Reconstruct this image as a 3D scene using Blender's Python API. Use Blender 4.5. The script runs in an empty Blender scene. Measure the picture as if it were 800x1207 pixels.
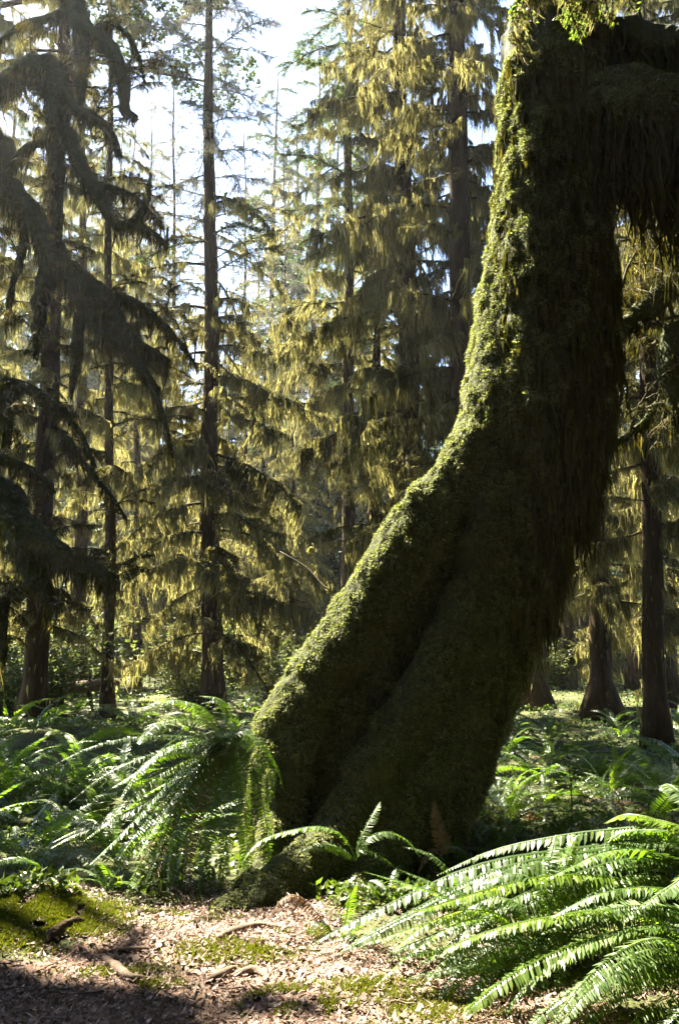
import bpy, math, random
import numpy as np
from mathutils import Matrix, Vector, Euler

PI = math.pi
R = math.radians
S = bpy.context.scene
COL = S.collection

# ------------------------------------------------------------------ camera, world, sun, exposure
CAM = np.array([0.0, 0.0, 1.5])
PITCH = R(9.2)
F = 1207 * 28 / 36.0
cam = bpy.data.cameras.new('camera')
cam.lens, cam.sensor_width, cam.sensor_fit = 28, 36, 'AUTO'
cam.clip_start, cam.clip_end = 0.05, 2000
co = bpy.data.objects.new('camera', cam)
COL.objects.link(co)
co.location = CAM
co.rotation_euler = (PI / 2 + PITCH, 0, 0)
S.camera = co

SUN_AZ = 43.0
SUN_EL = 53.0
w = bpy.data.worlds.new('World')
S.world = w
w.use_nodes = True
wn = w.node_tree
sky = wn.nodes.new('ShaderNodeTexSky')
sky.sky_type = 'NISHITA'
sky.sun_disc = False
sky.sun_elevation = R(SUN_EL)
sky.sun_rotation = R(-SUN_AZ)
sky.air_density, sky.dust_density, sky.ozone_density = 0.8, 0.4, 1.5
bg = wn.nodes['Background']
wn.links.new(sky.outputs[0], bg.inputs[0])
bg.inputs[1].default_value = 0.05
sl = bpy.data.lights.new('sun', 'SUN')
sl.energy, sl.angle, sl.color = 5.0, R(0.5), (1.0, 0.91, 0.73)
so = bpy.data.objects.new('sun', sl)
COL.objects.link(so)
sv = Vector((-math.sin(R(SUN_AZ)) * math.cos(R(SUN_EL)), math.cos(R(SUN_AZ)) * math.cos(R(SUN_EL)), math.sin(R(SUN_EL))))
so.rotation_euler = sv.to_track_quat('Z', 'Y').to_euler()
so.location = sv * 60
S.view_settings.view_transform = 'Standard'
S.view_settings.look = 'None'
S.view_settings.gamma = 1.0
S.view_settings.exposure = 3.7
S.render.engine = 'CYCLES'
S.cycles.use_denoising = True
S.cycles.max_bounces = 7
S.cycles.diffuse_bounces = 1
S.cycles.transmission_bounces = 4
S.cycles.glossy_bounces = 2
S.cycles.volume_bounces = 0
S.cycles.sample_clamp_indirect = 4.0
S.cycles.use_adaptive_sampling = True
HAZE = 0.0004

# ------------------------------------------------------------------ picture point -> place
FW = np.array([0, math.cos(PITCH), math.sin(PITCH)])
UP = np.array([0, -math.sin(PITCH), math.cos(PITCH)])


def ray(px, py):
    return FW + np.array([1.0, 0, 0]) * ((px - 400) / F) + UP * ((603.5 - py) / F)


def at(px, py, Y):
    d = ray(px, py)
    return CAM + d * (Y / d[1])


# ------------------------------------------------------------------ noise
def _hash(ix, iy, iz, seed):
    n = (ix * 374761393 + iy * 668265263 + iz * 2147483647 + seed * 1274126177) & 0xFFFFFFFF
    n = ((n ^ (n >> 13)) * 1274126177) & 0xFFFFFFFF
    n = ((n ^ (n >> 16)) * 2246822519) & 0xFFFFFFFF
    return ((n ^ (n >> 15)) & 0xFFFF) / 32767.5 - 1.0


def noise3(p, seed=0):
    p = np.asarray(p, float)
    i = np.floor(p).astype(np.int64)
    f = p - i
    f = f * f * (3 - 2 * f)
    r = 0
    for dx in (0, 1):
        wx = f[:, 0] if dx else 1 - f[:, 0]
        for dy in (0, 1):
            wy = f[:, 1] if dy else 1 - f[:, 1]
            for dz in (0, 1):
                wz = f[:, 2] if dz else 1 - f[:, 2]
                r = r + wx * wy * wz * _hash(i[:, 0] + dx, i[:, 1] + dy, i[:, 2] + dz, seed)
    return r


def fbm(p, seed=0, octs=3):
    r, a, s = 0, 1.0, 1.0
    for k in range(octs):
        r = r + a * noise3(np.asarray(p) * s, seed + 17 * k)
        a *= 0.5
        s *= 2.03
    return r


def hgt(x, y):
    x = np.atleast_1d(np.asarray(x, float))
    y = np.atleast_1d(np.asarray(y, float))
    z = np.zeros_like(x)
    d = np.clip((y - 6) / 8, 0, 1)
    z += (0.05 + 0.16 * d) * fbm(np.stack([x * 0.45, y * 0.45, 0 * x], 1), 3, 3)
    z += 0.02 * fbm(np.stack([x * 2.2, y * 2.2, 0 * x], 1), 9, 2)
    z += 0.15 * np.exp(-(((x + 1.65) / 0.45) ** 2 + ((y - 4.65) / 0.35) ** 2))     # mossy mound beside the path
    z += 0.05 * np.exp(-(((x + 0.55) / 0.5) ** 2 + ((y - 4.15) / 0.22) ** 2))
    z += 0.22 * np.exp(-(((x - 1.9) / 0.9) ** 2 + ((y - 3.9) / 0.8) ** 2))         # rise under the right ferns
    z -= 0.03 * np.exp(-(((x + 1.0) / 0.9) ** 2 + ((y - 3.6) / 0.4) ** 2))
    return z


def gz(x, y):
    return float(hgt(x, y)[0])


def ground(px, py):
    d = ray(px, py)
    t = 1.0
    lo, hi = 0.5, 200.0
    for t in np.geomspace(1.5, 200, 600):
        p = CAM + d * t
        if p[2] < gz(p[0], p[1]):
            break
    return np.array([p[0], p[1], gz(p[0], p[1])])


# ------------------------------------------------------------------ mesh helpers
class Geo:
    """collects vertices, quads and triangles as arrays"""

    def __init__(self):
        self.v, self.q, self.t, self.n = [], [], [], 0

    def add(self, v, q=None, t=None):
        v = np.asarray(v, float).reshape(-1, 3)
        if q is not None and len(q):
            self.q.append(np.asarray(q, np.int64).reshape(-1, 4) + self.n)
        if t is not None and len(t):
            self.t.append(np.asarray(t, np.int64).reshape(-1, 3) + self.n)
        self.v.append(v)
        self.n += len(v)
        return self

    def arrays(self):
        v = np.concatenate(self.v) if self.v else np.zeros((0, 3))
        q = np.concatenate(self.q) if self.q else np.zeros((0, 4), np.int64)
        t = np.concatenate(self.t) if self.t else np.zeros((0, 3), np.int64)
        return v, q, t

    def add_geo(self, g, M=None):
        v, q, t = g.arrays() if isinstance(g, Geo) else g
        if M is not None:
            v = v @ np.array(M)[:3, :3].T + np.array(M)[:3, 3]
        self.add(v, q, t)

    def mesh(self, name, mat, smooth=True):
        v, q, t = self.arrays()
        me = bpy.data.meshes.new(name)
        me.vertices.add(len(v))
        me.vertices.foreach_set('co', v.astype(np.float32).ravel())
        nl = len(q) * 4 + len(t) * 3
        me.loops.add(nl)
        me.loops.foreach_set('vertex_index', np.concatenate([q.ravel(), t.ravel()]).astype(np.int32))
        me.polygons.add(len(q) + len(t))
        st = np.concatenate([np.arange(len(q)) * 4, len(q) * 4 + np.arange(len(t)) * 3]).astype(np.int32)
        me.polygons.foreach_set('loop_start', st)
        me.polygons.foreach_set('use_smooth', np.full(len(q) + len(t), smooth))
        me.update(calc_edges=True)
        me.materials.append(mat)
        return me


def link(name, me, parent=None, M=None, kind=None, label=None):
    o = bpy.data.objects.new(name, me)
    COL.objects.link(o)
    if parent is not None:
        o.parent = parent
    if M is not None:
        o.matrix_local = M
    if kind:
        o['kind'] = kind
    if label:
        o['label'] = label
    return o


def thing(name, label, cat, loc, group=None, rz=0.0):
    o = bpy.data.objects.new(name, None)
    COL.objects.link(o)
    o.location = loc
    o.rotation_euler = (0, 0, rz)
    o.empty_display_size = 0.2
    return tag(o, label, cat, group)


def tag(o, label, cat, group=None):
    o['label'], o['category'] = label, cat
    if group:
        o['group'] = group
    return o


def spline(pts, n):
    """Catmull-Rom through pts (rows may hold extra columns), n samples"""
    p = np.asarray(pts, float)
    if len(p) == 2:
        t = np.linspace(0, 1, n)[:, None]
        return p[0] * (1 - t) + p[1] * t
    p = np.vstack([2 * p[0] - p[1], p, 2 * p[-1] - p[-2]])
    u = np.linspace(0, len(p) - 3 - 1e-6, n)
    i = u.astype(int)
    t = (u - i)[:, None]
    a, b, c, d = p[i], p[i + 1], p[i + 2], p[i + 3]
    return 0.5 * (2 * b + (c - a) * t + (2 * a - 5 * b + 4 * c - d) * t ** 2 + (3 * b - a - 3 * c + d) * t ** 3)


def tube(pts, rad, sides=6, lump=0.0, seed=0, lf=6.0):
    """tapered, lumpy tube along pts; returns (v, q, t)"""
    pts = np.asarray(pts, float)
    n = len(pts)
    rad = np.broadcast_to(np.asarray(rad, float), (n,))
    T = np.gradient(pts, axis=0)
    T /= np.linalg.norm(T, axis=1)[:, None] + 1e-9
    ref = np.array([0, 0, 1.0]) if abs(T[:, 2]).mean() < 0.75 else np.array([0, 1.0, 0])
    A = np.cross(T, ref)
    A /= np.linalg.norm(A, axis=1)[:, None] + 1e-9
    B = np.cross(A, T)
    th = np.arange(sides) * 2 * PI / sides
    v = pts[:, None] + rad[:, None, None] * (A[:, None] * np.cos(th)[None, :, None] + B[:, None] * np.sin(th)[None, :, None])
    v = v.reshape(-1, 3)
    if lump:
        rr = np.repeat(rad, sides)
        d = v - np.repeat(pts, sides, 0)
        v = v + d * (lump * fbm(v * lf, seed, 2))[:, None]
    i = np.arange(n - 1)[:, None] * sides
    j = np.arange(sides)[None]
    k = (j + 1) % sides
    q = np.stack([i + j, i + k, i + sides + k, i + sides + j], -1).reshape(-1, 4)
    c = len(v)
    v = np.vstack([v, pts[-1] + T[-1] * rad[-1] * 0.6, pts[0] - T[0] * rad[0] * 0.2])
    j = np.arange(sides)
    t1 = np.stack([(n - 1) * sides + j, (n - 1) * sides + (j + 1) % sides, np.full(sides, c)], 1)
    t0 = np.stack([(j + 1) % sides, j, np.full(sides, c + 1)], 1)
    return v, q, np.vstack([t1, t0])


def strands(anchor, length, width, rng, segs=3, sway=0.18, lean=(0, 0)):
    """hanging moss: tapering crumpled ribbons that hang from the anchors"""
    a = np.asarray(anchor, float)
    n = len(a)
    L = np.broadcast_to(length, (n,))
    W = np.broadcast_to(width, (n,))
    yaw = rng.uniform(0, PI, n)
    side = np.stack([np.cos(yaw), np.sin(yaw), np.zeros(n)], 1)
    drift = np.stack([rng.normal(lean[0], sway, n), rng.normal(lean[1], sway, n), np.zeros(n)], 1)
    prof = np.interp(np.linspace(0, 1, segs + 1), [0, .2, .55, 1], [.8, 1, .5, .04])
    W = np.minimum(W * 1.0 + .035 * np.minimum(L, .4), L * .7)
    V = np.zeros((n, segs + 1, 2, 3))
    for k in range(segs + 1):
        t = k / segs
        c = a + np.array([0, 0, -1.0]) * (L * t)[:, None] + drift * (L * t * t)[:, None]
        if 0 < k:
            c = c + rng.normal(0, 0.035, (n, 3)) * L[:, None] * np.array([1, 1, 0.4])
        wk = W * prof[k] * rng.uniform(0.6, 1.3, n)
        V[:, k, 0] = c - side * wk[:, None] * 0.5
        V[:, k, 1] = c + side * wk[:, None] * 0.5
    base = np.arange(n)[:, None] * (segs + 1) * 2 + np.arange(segs)[None] * 2
    q = np.stack([base, base + 1, base + 3, base + 2], -1).reshape(-1, 4)
    return V.reshape(-1, 3), q, None


def tufts(p, nrm, size, rng, blades=3, droop=0.35, tri=False):
    """small three-leaf moss tufts standing on a surface"""
    n = len(p)
    sz = np.broadcast_to(size, (n,))
    rnd = rng.normal(0, 1, (n, 3))
    A = np.cross(nrm, rnd)
    A /= np.linalg.norm(A, axis=1)[:, None] + 1e-9
    B = np.cross(nrm, A)
    Vs = []
    for b in range(blades):
        th = 2 * PI * b / blades + rng.uniform(-.5, .5, n)
        d = A * np.cos(th)[:, None] + B * np.sin(th)[:, None]
        tip = p + (d * rng.uniform(.5, 1.1, n)[:, None] + nrm * rng.uniform(.3, 1.1, n)[:, None]) * sz[:, None]
        tip[:, 2] -= droop * sz
        sd = np.cross(d, nrm) * (sz * 0.34)[:, None]
        if tri:
            Vs.append(np.stack([p - nrm * .004 - sd * .8, p - nrm * .004 + sd * .8, tip], 1))
            continue
        mid = p + (tip - p) * 0.35
        Vs.append(np.stack([p - nrm * 0.003, mid + sd, tip, mid - sd], 1))
    V = np.concatenate(Vs, 0)
    if tri:
        return V.reshape(-1, 3), None, np.arange(len(V) * 3).reshape(-1, 3)
    q = np.arange(len(V) * 4).reshape(-1, 4)
    return V.reshape(-1, 3), q, None


# ------------------------------------------------------------------ materials
def mat_base(name):
    m = bpy.data.materials.new(name)
    m.use_nodes = True
    nt = m.node_tree
    for n in list(nt.nodes):
        nt.nodes.remove(n)
    return m, nt, nt.nodes, nt.links


def ramp(nodes, cols):
    r = nodes.new('ShaderNodeValToRGB')
    e = r.color_ramp.elements
    while len(e) < len(cols):
        e.new(0.5)
    for i, (p, c) in enumerate(cols):
        e[i].position = p
        e[i].color = (*c, 1)
    return r


def leaf_mat(name, cols, trans=0.45, rough=0.6, spec=0.3, tcol=1.6, ttint=(1.0, 1.0, 0.55), sheen=0.0):
    """thin leaf or moss: principled surface mixed with light passing through; tone varies per piece"""
    m, nt, N, L = mat_base(name)
    g = N.new('ShaderNodeNewGeometry')
    oi = N.new('ShaderNodeObjectInfo')
    ad = N.new('ShaderNodeMath'); ad.operation = 'MULTIPLY_ADD'
    L.new(oi.outputs['Random'], ad.inputs[0]); ad.inputs[1].default_value = 0.3
    mm = N.new('ShaderNodeMath'); mm.operation = 'MULTIPLY'
    L.new(g.outputs['Random Per Island'], mm.inputs[0]); mm.inputs[1].default_value = 0.7
    L.new(mm.outputs[0], ad.inputs[2])
    r = ramp(N, cols)
    L.new(ad.outputs[0], r.inputs[0])
    p = N.new('ShaderNodeBsdfPrincipled')
    L.new(r.outputs[0], p.inputs['Base Color'])
    p.inputs['Roughness'].default_value = rough
    p.inputs['Specular IOR Level'].default_value = spec
    p.inputs['Sheen Weight'].default_value = sheen
    p.inputs['Sheen Roughness'].default_value = 0.35
    p.inputs['Sheen Tint'].default_value = (0.95, 0.95, 0.7, 1)
    t = N.new('ShaderNodeBsdfTranslucent')
    mx = N.new('ShaderNodeMix'); mx.data_type = 'RGBA'; mx.blend_type = 'MULTIPLY'
    mx.inputs[0].default_value = 1.0
    L.new(r.outputs[0], mx.inputs[6])
    mx.inputs[7].default_value = (tcol * ttint[0], tcol * ttint[1], tcol * ttint[2], 1)
    L.new(mx.outputs[2], t.inputs[0])
    ms = N.new('ShaderNodeMixShader'); ms.inputs[0].default_value = trans
    L.new(p.outputs[0], ms.inputs[1]); L.new(t.outputs[0], ms.inputs[2])
    o = N.new('ShaderNodeOutputMaterial')
    L.new(ms.outputs[0], o.inputs[0])
    return m


def rough_mat(name, cols, scale=8.0, zs=1.0, bump=0.5, dist=0.02, rough=0.9, spec=0.2, detail=8):
    m, nt, N, L = mat_base(name)
    tc = N.new('ShaderNodeTexCoord')
    mp = N.new('ShaderNodeMapping'); mp.inputs['Scale'].default_value = (1, 1, zs)
    L.new(tc.outputs['Object'], mp.inputs[0])
    n = N.new('ShaderNodeTexNoise')
    n.inputs['Scale'].default_value = scale; n.inputs['Detail'].default_value = detail; n.inputs['Roughness'].default_value = 0.65
    L.new(mp.outputs[0], n.inputs[0])
    r = ramp(N, cols)
    L.new(n.outputs['Fac'], r.inputs[0])
    n2 = N.new('ShaderNodeTexNoise'); n2.inputs['Scale'].default_value = scale * 6; n2.inputs['Detail'].default_value = 5
    L.new(mp.outputs[0], n2.inputs[0])
    p = N.new('ShaderNodeBsdfPrincipled')
    L.new(r.outputs[0], p.inputs['Base Color'])
    p.inputs['Roughness'].default_value = rough
    p.inputs['Specular IOR Level'].default_value = spec
    b = N.new('ShaderNodeBump'); b.inputs['Strength'].default_value = bump; b.inputs['Distance'].default_value = dist
    L.new(n2.outputs['Fac'], b.inputs['Height']); L.new(b.outputs[0], p.inputs['Normal'])
    o = N.new('ShaderNodeOutputMaterial')
    L.new(p.outputs[0], o.inputs[0])
    return m


M_MOSSBODY = rough_mat('thick_moss', [(0.3, (0.015, 0.020, 0.004)), (0.55, (0.034, 0.040, 0.009)), (0.75, (0.06, 0.062, 0.016))], 5, 0.5, 0.9, 0.03)
M_MOSSTUFT = leaf_mat('moss_tuft', [(0.0, (0.040, 0.053, 0.011)), (0.5, (0.085, 0.100, 0.030)), (0.82, (0.15, 0.16, 0.06)), (1.0, (0.44, 0.42, 0.27))], 0.46, 0.65, 0.25, 1.8, (1, 1, .66), 0.8)
M_LIMBMOSS = leaf_mat('limb_moss', [(0.0, (0.020, 0.027, 0.006)), (0.6, (0.045, 0.055, 0.015)), (1.0, (0.085, 0.092, 0.034))], 0.4, 0.75, 0.15, 1.5, (1, 1, .5))
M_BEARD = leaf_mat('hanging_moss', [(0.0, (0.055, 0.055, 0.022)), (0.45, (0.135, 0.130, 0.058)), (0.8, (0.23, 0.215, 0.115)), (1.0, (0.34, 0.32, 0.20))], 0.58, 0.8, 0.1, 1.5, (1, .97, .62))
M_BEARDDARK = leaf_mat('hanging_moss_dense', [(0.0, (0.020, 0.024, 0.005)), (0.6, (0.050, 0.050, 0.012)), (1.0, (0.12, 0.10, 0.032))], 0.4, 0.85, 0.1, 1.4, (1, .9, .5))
M_BARK = rough_mat('spruce_bark', [(0.3, (0.022, 0.014, 0.008)), (0.6, (0.066, 0.045, 0.026)), (0.8, (0.11, 0.085, 0.045))], 9, 0.25, 1.0, 0.02, .95, .08)
M_LICHEN = leaf_mat('pale_lichen', [(0.0, (0.09, 0.085, 0.055)), (1.0, (0.26, 0.25, 0.19))], 0.45, 0.8, 0.15, 1.2, (1, 1, .85))
M_TWIG = rough_mat('mossy_twig', [(0.3, (0.022, 0.018, 0.008)), (0.6, (0.055, 0.045, 0.018)), (0.8, (0.11, 0.09, 0.04))], 12, 1, 0.6, 0.01)
M_GREYTWIG = rough_mat('bare_twig', [(0.3, (0.06, 0.05, 0.035)), (0.7, (0.17, 0.15, 0.11))], 12, 1, 0.4, 0.01)
M_NEEDLE = leaf_mat('spruce_needles', [(0.0, (0.030, 0.050, 0.022)), (0.6, (0.065, 0.090, 0.045)), (1.0, (0.12, 0.14, 0.08))], 0.35, 0.5, 0.4, 1.5, (.9, 1, .5))
M_HEMLOCK = leaf_mat('hemlock_sprays', [(0.0, (0.045, 0.085, 0.018)), (1.0, (0.11, 0.16, 0.03))], 0.5, 0.5, 0.4, 1.8, (1, 1, .35))
M_FERN = leaf_mat('fern_leaf', [(0.0, (0.028, 0.058, 0.010)), (0.6, (0.050, 0.092, 0.016)), (1.0, (0.085, 0.125, 0.022))], 0.40, 0.46, 0.6, 2.8, (1, 1, .2))
M_FERNDRY = leaf_mat('withered_fern', [(0.0, (0.09, 0.055, 0.028)), (1.0, (0.19, 0.125, 0.07))], 0.3, 0.6, 0.3, 1.3, (1, .75, .5))
M_FERNYOUNG = leaf_mat('young_fern_leaf', [(0.0, (0.06, 0.11, 0.015)), (1.0, (0.11, 0.16, 0.02))], 0.5, 0.4, 0.4, 2.2, (1, 1, .2))
M_LITTER = leaf_mat('dead_leaf', [(0.0, (0.035, 0.021, 0.014)), (0.4, (0.12, 0.072, 0.050)), (0.72, (0.23, 0.150, 0.115)), (0.92, (0.36, 0.27, 0.225)), (1.0, (0.54, 0.47, 0.42))], 0.06, 0.6, 0.35, 1.0)
M_WOOD = rough_mat('dead_wood', [(0.3, (0.055, 0.038, 0.026)), (0.7, (0.17, 0.125, 0.09))], 14, 1, 0.6, 0.01)
M_GMOSS = leaf_mat('ground_moss', [(0.0, (0.060, 0.075, 0.010)), (0.6, (0.12, 0.135, 0.020)), (1.0, (0.19, 0.19, 0.04))], 0.35, 0.8, 0.15, 1.4, (1, 1, .3))
M_COVER = leaf_mat('ground_cover_leaf', [(0.0, (0.025, 0.050, 0.010)), (0.6, (0.055, 0.085, 0.016)), (1.0, (0.10, 0.12, 0.03))], 0.4, 0.45, 0.4, 1.9, (1, 1, .3))


def ground_mat(name, lo, mid, hi):
    m = rough_mat(name, [(0.28, lo), (0.5, mid), (0.72, hi)], 2.5, 1, 0.9, 0.03, 0.95, 0.2, 10)
    return m


M_GROUND = ground_mat('forest_soil', (0.020, 0.022, 0.008), (0.042, 0.048, 0.013), (0.075, 0.080, 0.024))
M_PATH = ground_mat('trodden_litter', (0.05, 0.032, 0.022), (0.12, 0.075, 0.052), (0.21, 0.14, 0.105))

# ------------------------------------------------------------------ ground, path
rs = np.random.default_rng(5)


def graded(lo, hi, step, out, far):
    a = list(np.arange(lo, hi, step))
    s = step
    x = hi
    up = []
    while x < far:
        up.append(x); s *= 1.13; x += s
    dn = []
    s = step; x = lo - step
    while x > -out:
        dn.append(x); s *= 1.13; x -= s
    return np.array(dn[::-1] + a + up + [far])


gx = graded(-4, 4, 0.06, 300, 300)
gy = graded(1.5, 12, 0.06, 40, 500)
X, Y = np.meshgrid(gx, gy, indexing='ij')
Z = hgt(X.ravel(), Y.ravel())
nx, ny = X.shape
idx = np.arange(nx * ny).reshape(nx, ny)
q = np.stack([idx[:-1, :-1], idx[1:, :-1], idx[1:, 1:], idx[:-1, 1:]], -1).reshape(-1, 4)
G = Geo().add(np.stack([X.ravel(), Y.ravel(), Z], 1), q)
link('ground', G.mesh('ground', M_GROUND), kind='structure')

# path edge, as places on the ground (leaf-strewn trail running across the foreground)
EDGE = [(-6.0, 3.9), (-2.4, 4.0), (-1.7, 4.10), (-1.32, 4.2), (-1.12, 4.5), (-0.75, 4.92), (-0.2, 4.75), (0.05, 4.45), (0.25, 4.1), (0.6, 3.75), (1.1, 3.3), (1.8, 2.9), (6.0, 2.2)]
EX, EY = np.array(EDGE).T


def on_path(x, y, soft=0.12):
    x, y = np.atleast_1d(x), np.atleast_1d(y)
    e = np.interp(x, EX, EY) + soft * fbm(np.stack([x * 3, y * 3, 0 * x], 1), 21, 2)
    return e - y        # > 0 on the path


px_ = np.arange(-6, 6, 0.05)
py_ = np.arange(0.4, 5.4, 0.05)
X, Y = np.meshgrid(px_, py_, indexing='ij')
inside = on_path(X.ravel(), Y.ravel()).reshape(X.shape) > 0
nx, ny = X.shape
idx = np.arange(nx * ny).reshape(nx, ny)
q = np.stack([idx[:-1, :-1], idx[1:, :-1], idx[1:, 1:], idx[:-1, 1:]], -1)
ok = inside[:-1, :-1] & inside[1:, :-1] & inside[1:, 1:] & inside[:-1, 1:]
Z = hgt(X.ravel(), Y.ravel()) + 0.008
G = Geo().add(np.stack([X.ravel(), Y.ravel(), Z], 1), q[ok].reshape(-1, 4))
link('path', G.mesh('path', M_PATH), kind='structure')

# leaf litter and bark chips on the path
n = 125000
x = rs.uniform(-3.2, 3.0, n)
y = rs.uniform(2.3, 5.3, n)
keep = (on_path(x, y, 0.3) > rs.normal(0, 0.10, n)) | ((rs.uniform(0, 1, n) < .30) & (on_path(x, y) > -1.2))
x, y = x[keep], y[keep]
n = len(x)
sz = np.minimum(rs.lognormal(math.log(0.0068), 0.6, n), .021)
asp = rs.uniform(0.3, 0.95, n)
thin = rs.uniform(0, 1, n) < .38          # needles and shreds of bark among the leaves
asp = np.where(thin, rs.uniform(.07, .16, n), asp)
sz = np.where(thin, np.minimum(sz * 2.1, .03), sz)
yaw = rs.uniform(0, 2 * PI, n)
u = np.stack([np.cos(yaw), np.sin(yaw), rs.normal(0, .35, n)], 1) * sz[:, None]
v = np.stack([-np.sin(yaw), np.cos(yaw), rs.normal(0, .35, n)], 1) * (sz * asp)[:, None]
c = np.stack([x, y, hgt(x, y) + 0.012 + rs.uniform(0, .012, n)], 1)
cup = np.zeros((n, 3)); cup[:, 2] = rs.uniform(-.1, .7, n) * sz
V = np.stack([c - u + cup, c + v * 1.0 - u * .2, c + u + cup, c - v - u * rs.uniform(-.3, .3, n)[:, None]], 1)
q = np.arange(n * 4).reshape(-1, 4)
link('leaf_litter', Geo().add(V.reshape(-1, 3), t=np.vstack([q[:, [0, 1, 3]], q[:, [1, 2, 3]]])).mesh('leaf_litter', M_LITTER, False), kind='stuff')

# ground moss
g = Geo()
blobs = []
for px, py, sx, sy, m in [(45, 1078, .42, .20, 26000), (100, 1098, .16, .06, 4000), (0, 1085, .3, .2, 9000), (285, 1122, .22, .10, 9000), (335, 1178, .14, .08, 4000), (350, 1190, .16, .06, 4000), (510, 1195, .24, .12, 9000),
                          (140, 1150, .2, .05, 2500), (215, 1085, .2, .06, 4000), (440, 1165, .16, .06, 4500), (380, 1105, .2, .08, 4000), (260, 1065, .2, .08, 3000), (180, 1165, .12, .04, 1500)]:
    bc = ground(px, py)
    blobs.append((bc[0], bc[1], sx, sy, m))
for bx, by, sx, sy, m in blobs:
    x, y = rs.normal(bx, sx * .55, m), rs.normal(by, sy * .55, m)
    k = fbm(np.stack([x * 9, y * 9, 0 * x], 1), 4, 2) > -0.25
    x, y = x[k], y[k]
    p = np.stack([x, y, hgt(x, y) + .010], 1)
    nr = rs.normal(0, .35, (len(x), 3)); nr[:, 2] = 1
    nr /= np.linalg.norm(nr, axis=1)[:, None]
    g.add(*tufts(p, nr, rs.uniform(.008, .022, len(x)), rs, 3, .1, True))
link('ground_moss', g.mesh('ground_moss', M_GMOSS, False), kind='stuff')

# low leafy cover of the forest floor
m = 42000
y = 4.6 + 30 * rs.uniform(0, 1, m) ** 1.6
x = rs.uniform(-1, 1, m) * (y * 0.50 + 0.6)
k = (on_path(x, y) < -0.15) & (fbm(np.stack([x * 1.3, y * 1.3, 0 * x], 1), 8, 2) > -0.35)
x, y = x[k], y[k]
p = np.stack([x, y, hgt(x, y) + rs.uniform(.01, .10, len(x))], 1)
nr = rs.normal(0, .4, (len(x), 3)); nr[:, 2] = 1
nr /= np.linalg.norm(nr, axis=1)[:, None]
link('ground_cover', Geo().add(*tufts(p, nr, rs.uniform(.02, .055, len(x)) * (1 + y * .02), rs, 2, .2)).mesh('ground_cover', M_COVER, False), kind='stuff')

# ------------------------------------------------------------------ the great mossy tree
def smin(a, b, k):
    h = np.clip(0.5 + 0.5 * (b - a) / k, 0, 1)
    return b * (1 - h) + a * h - k * h * (1 - h)


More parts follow.
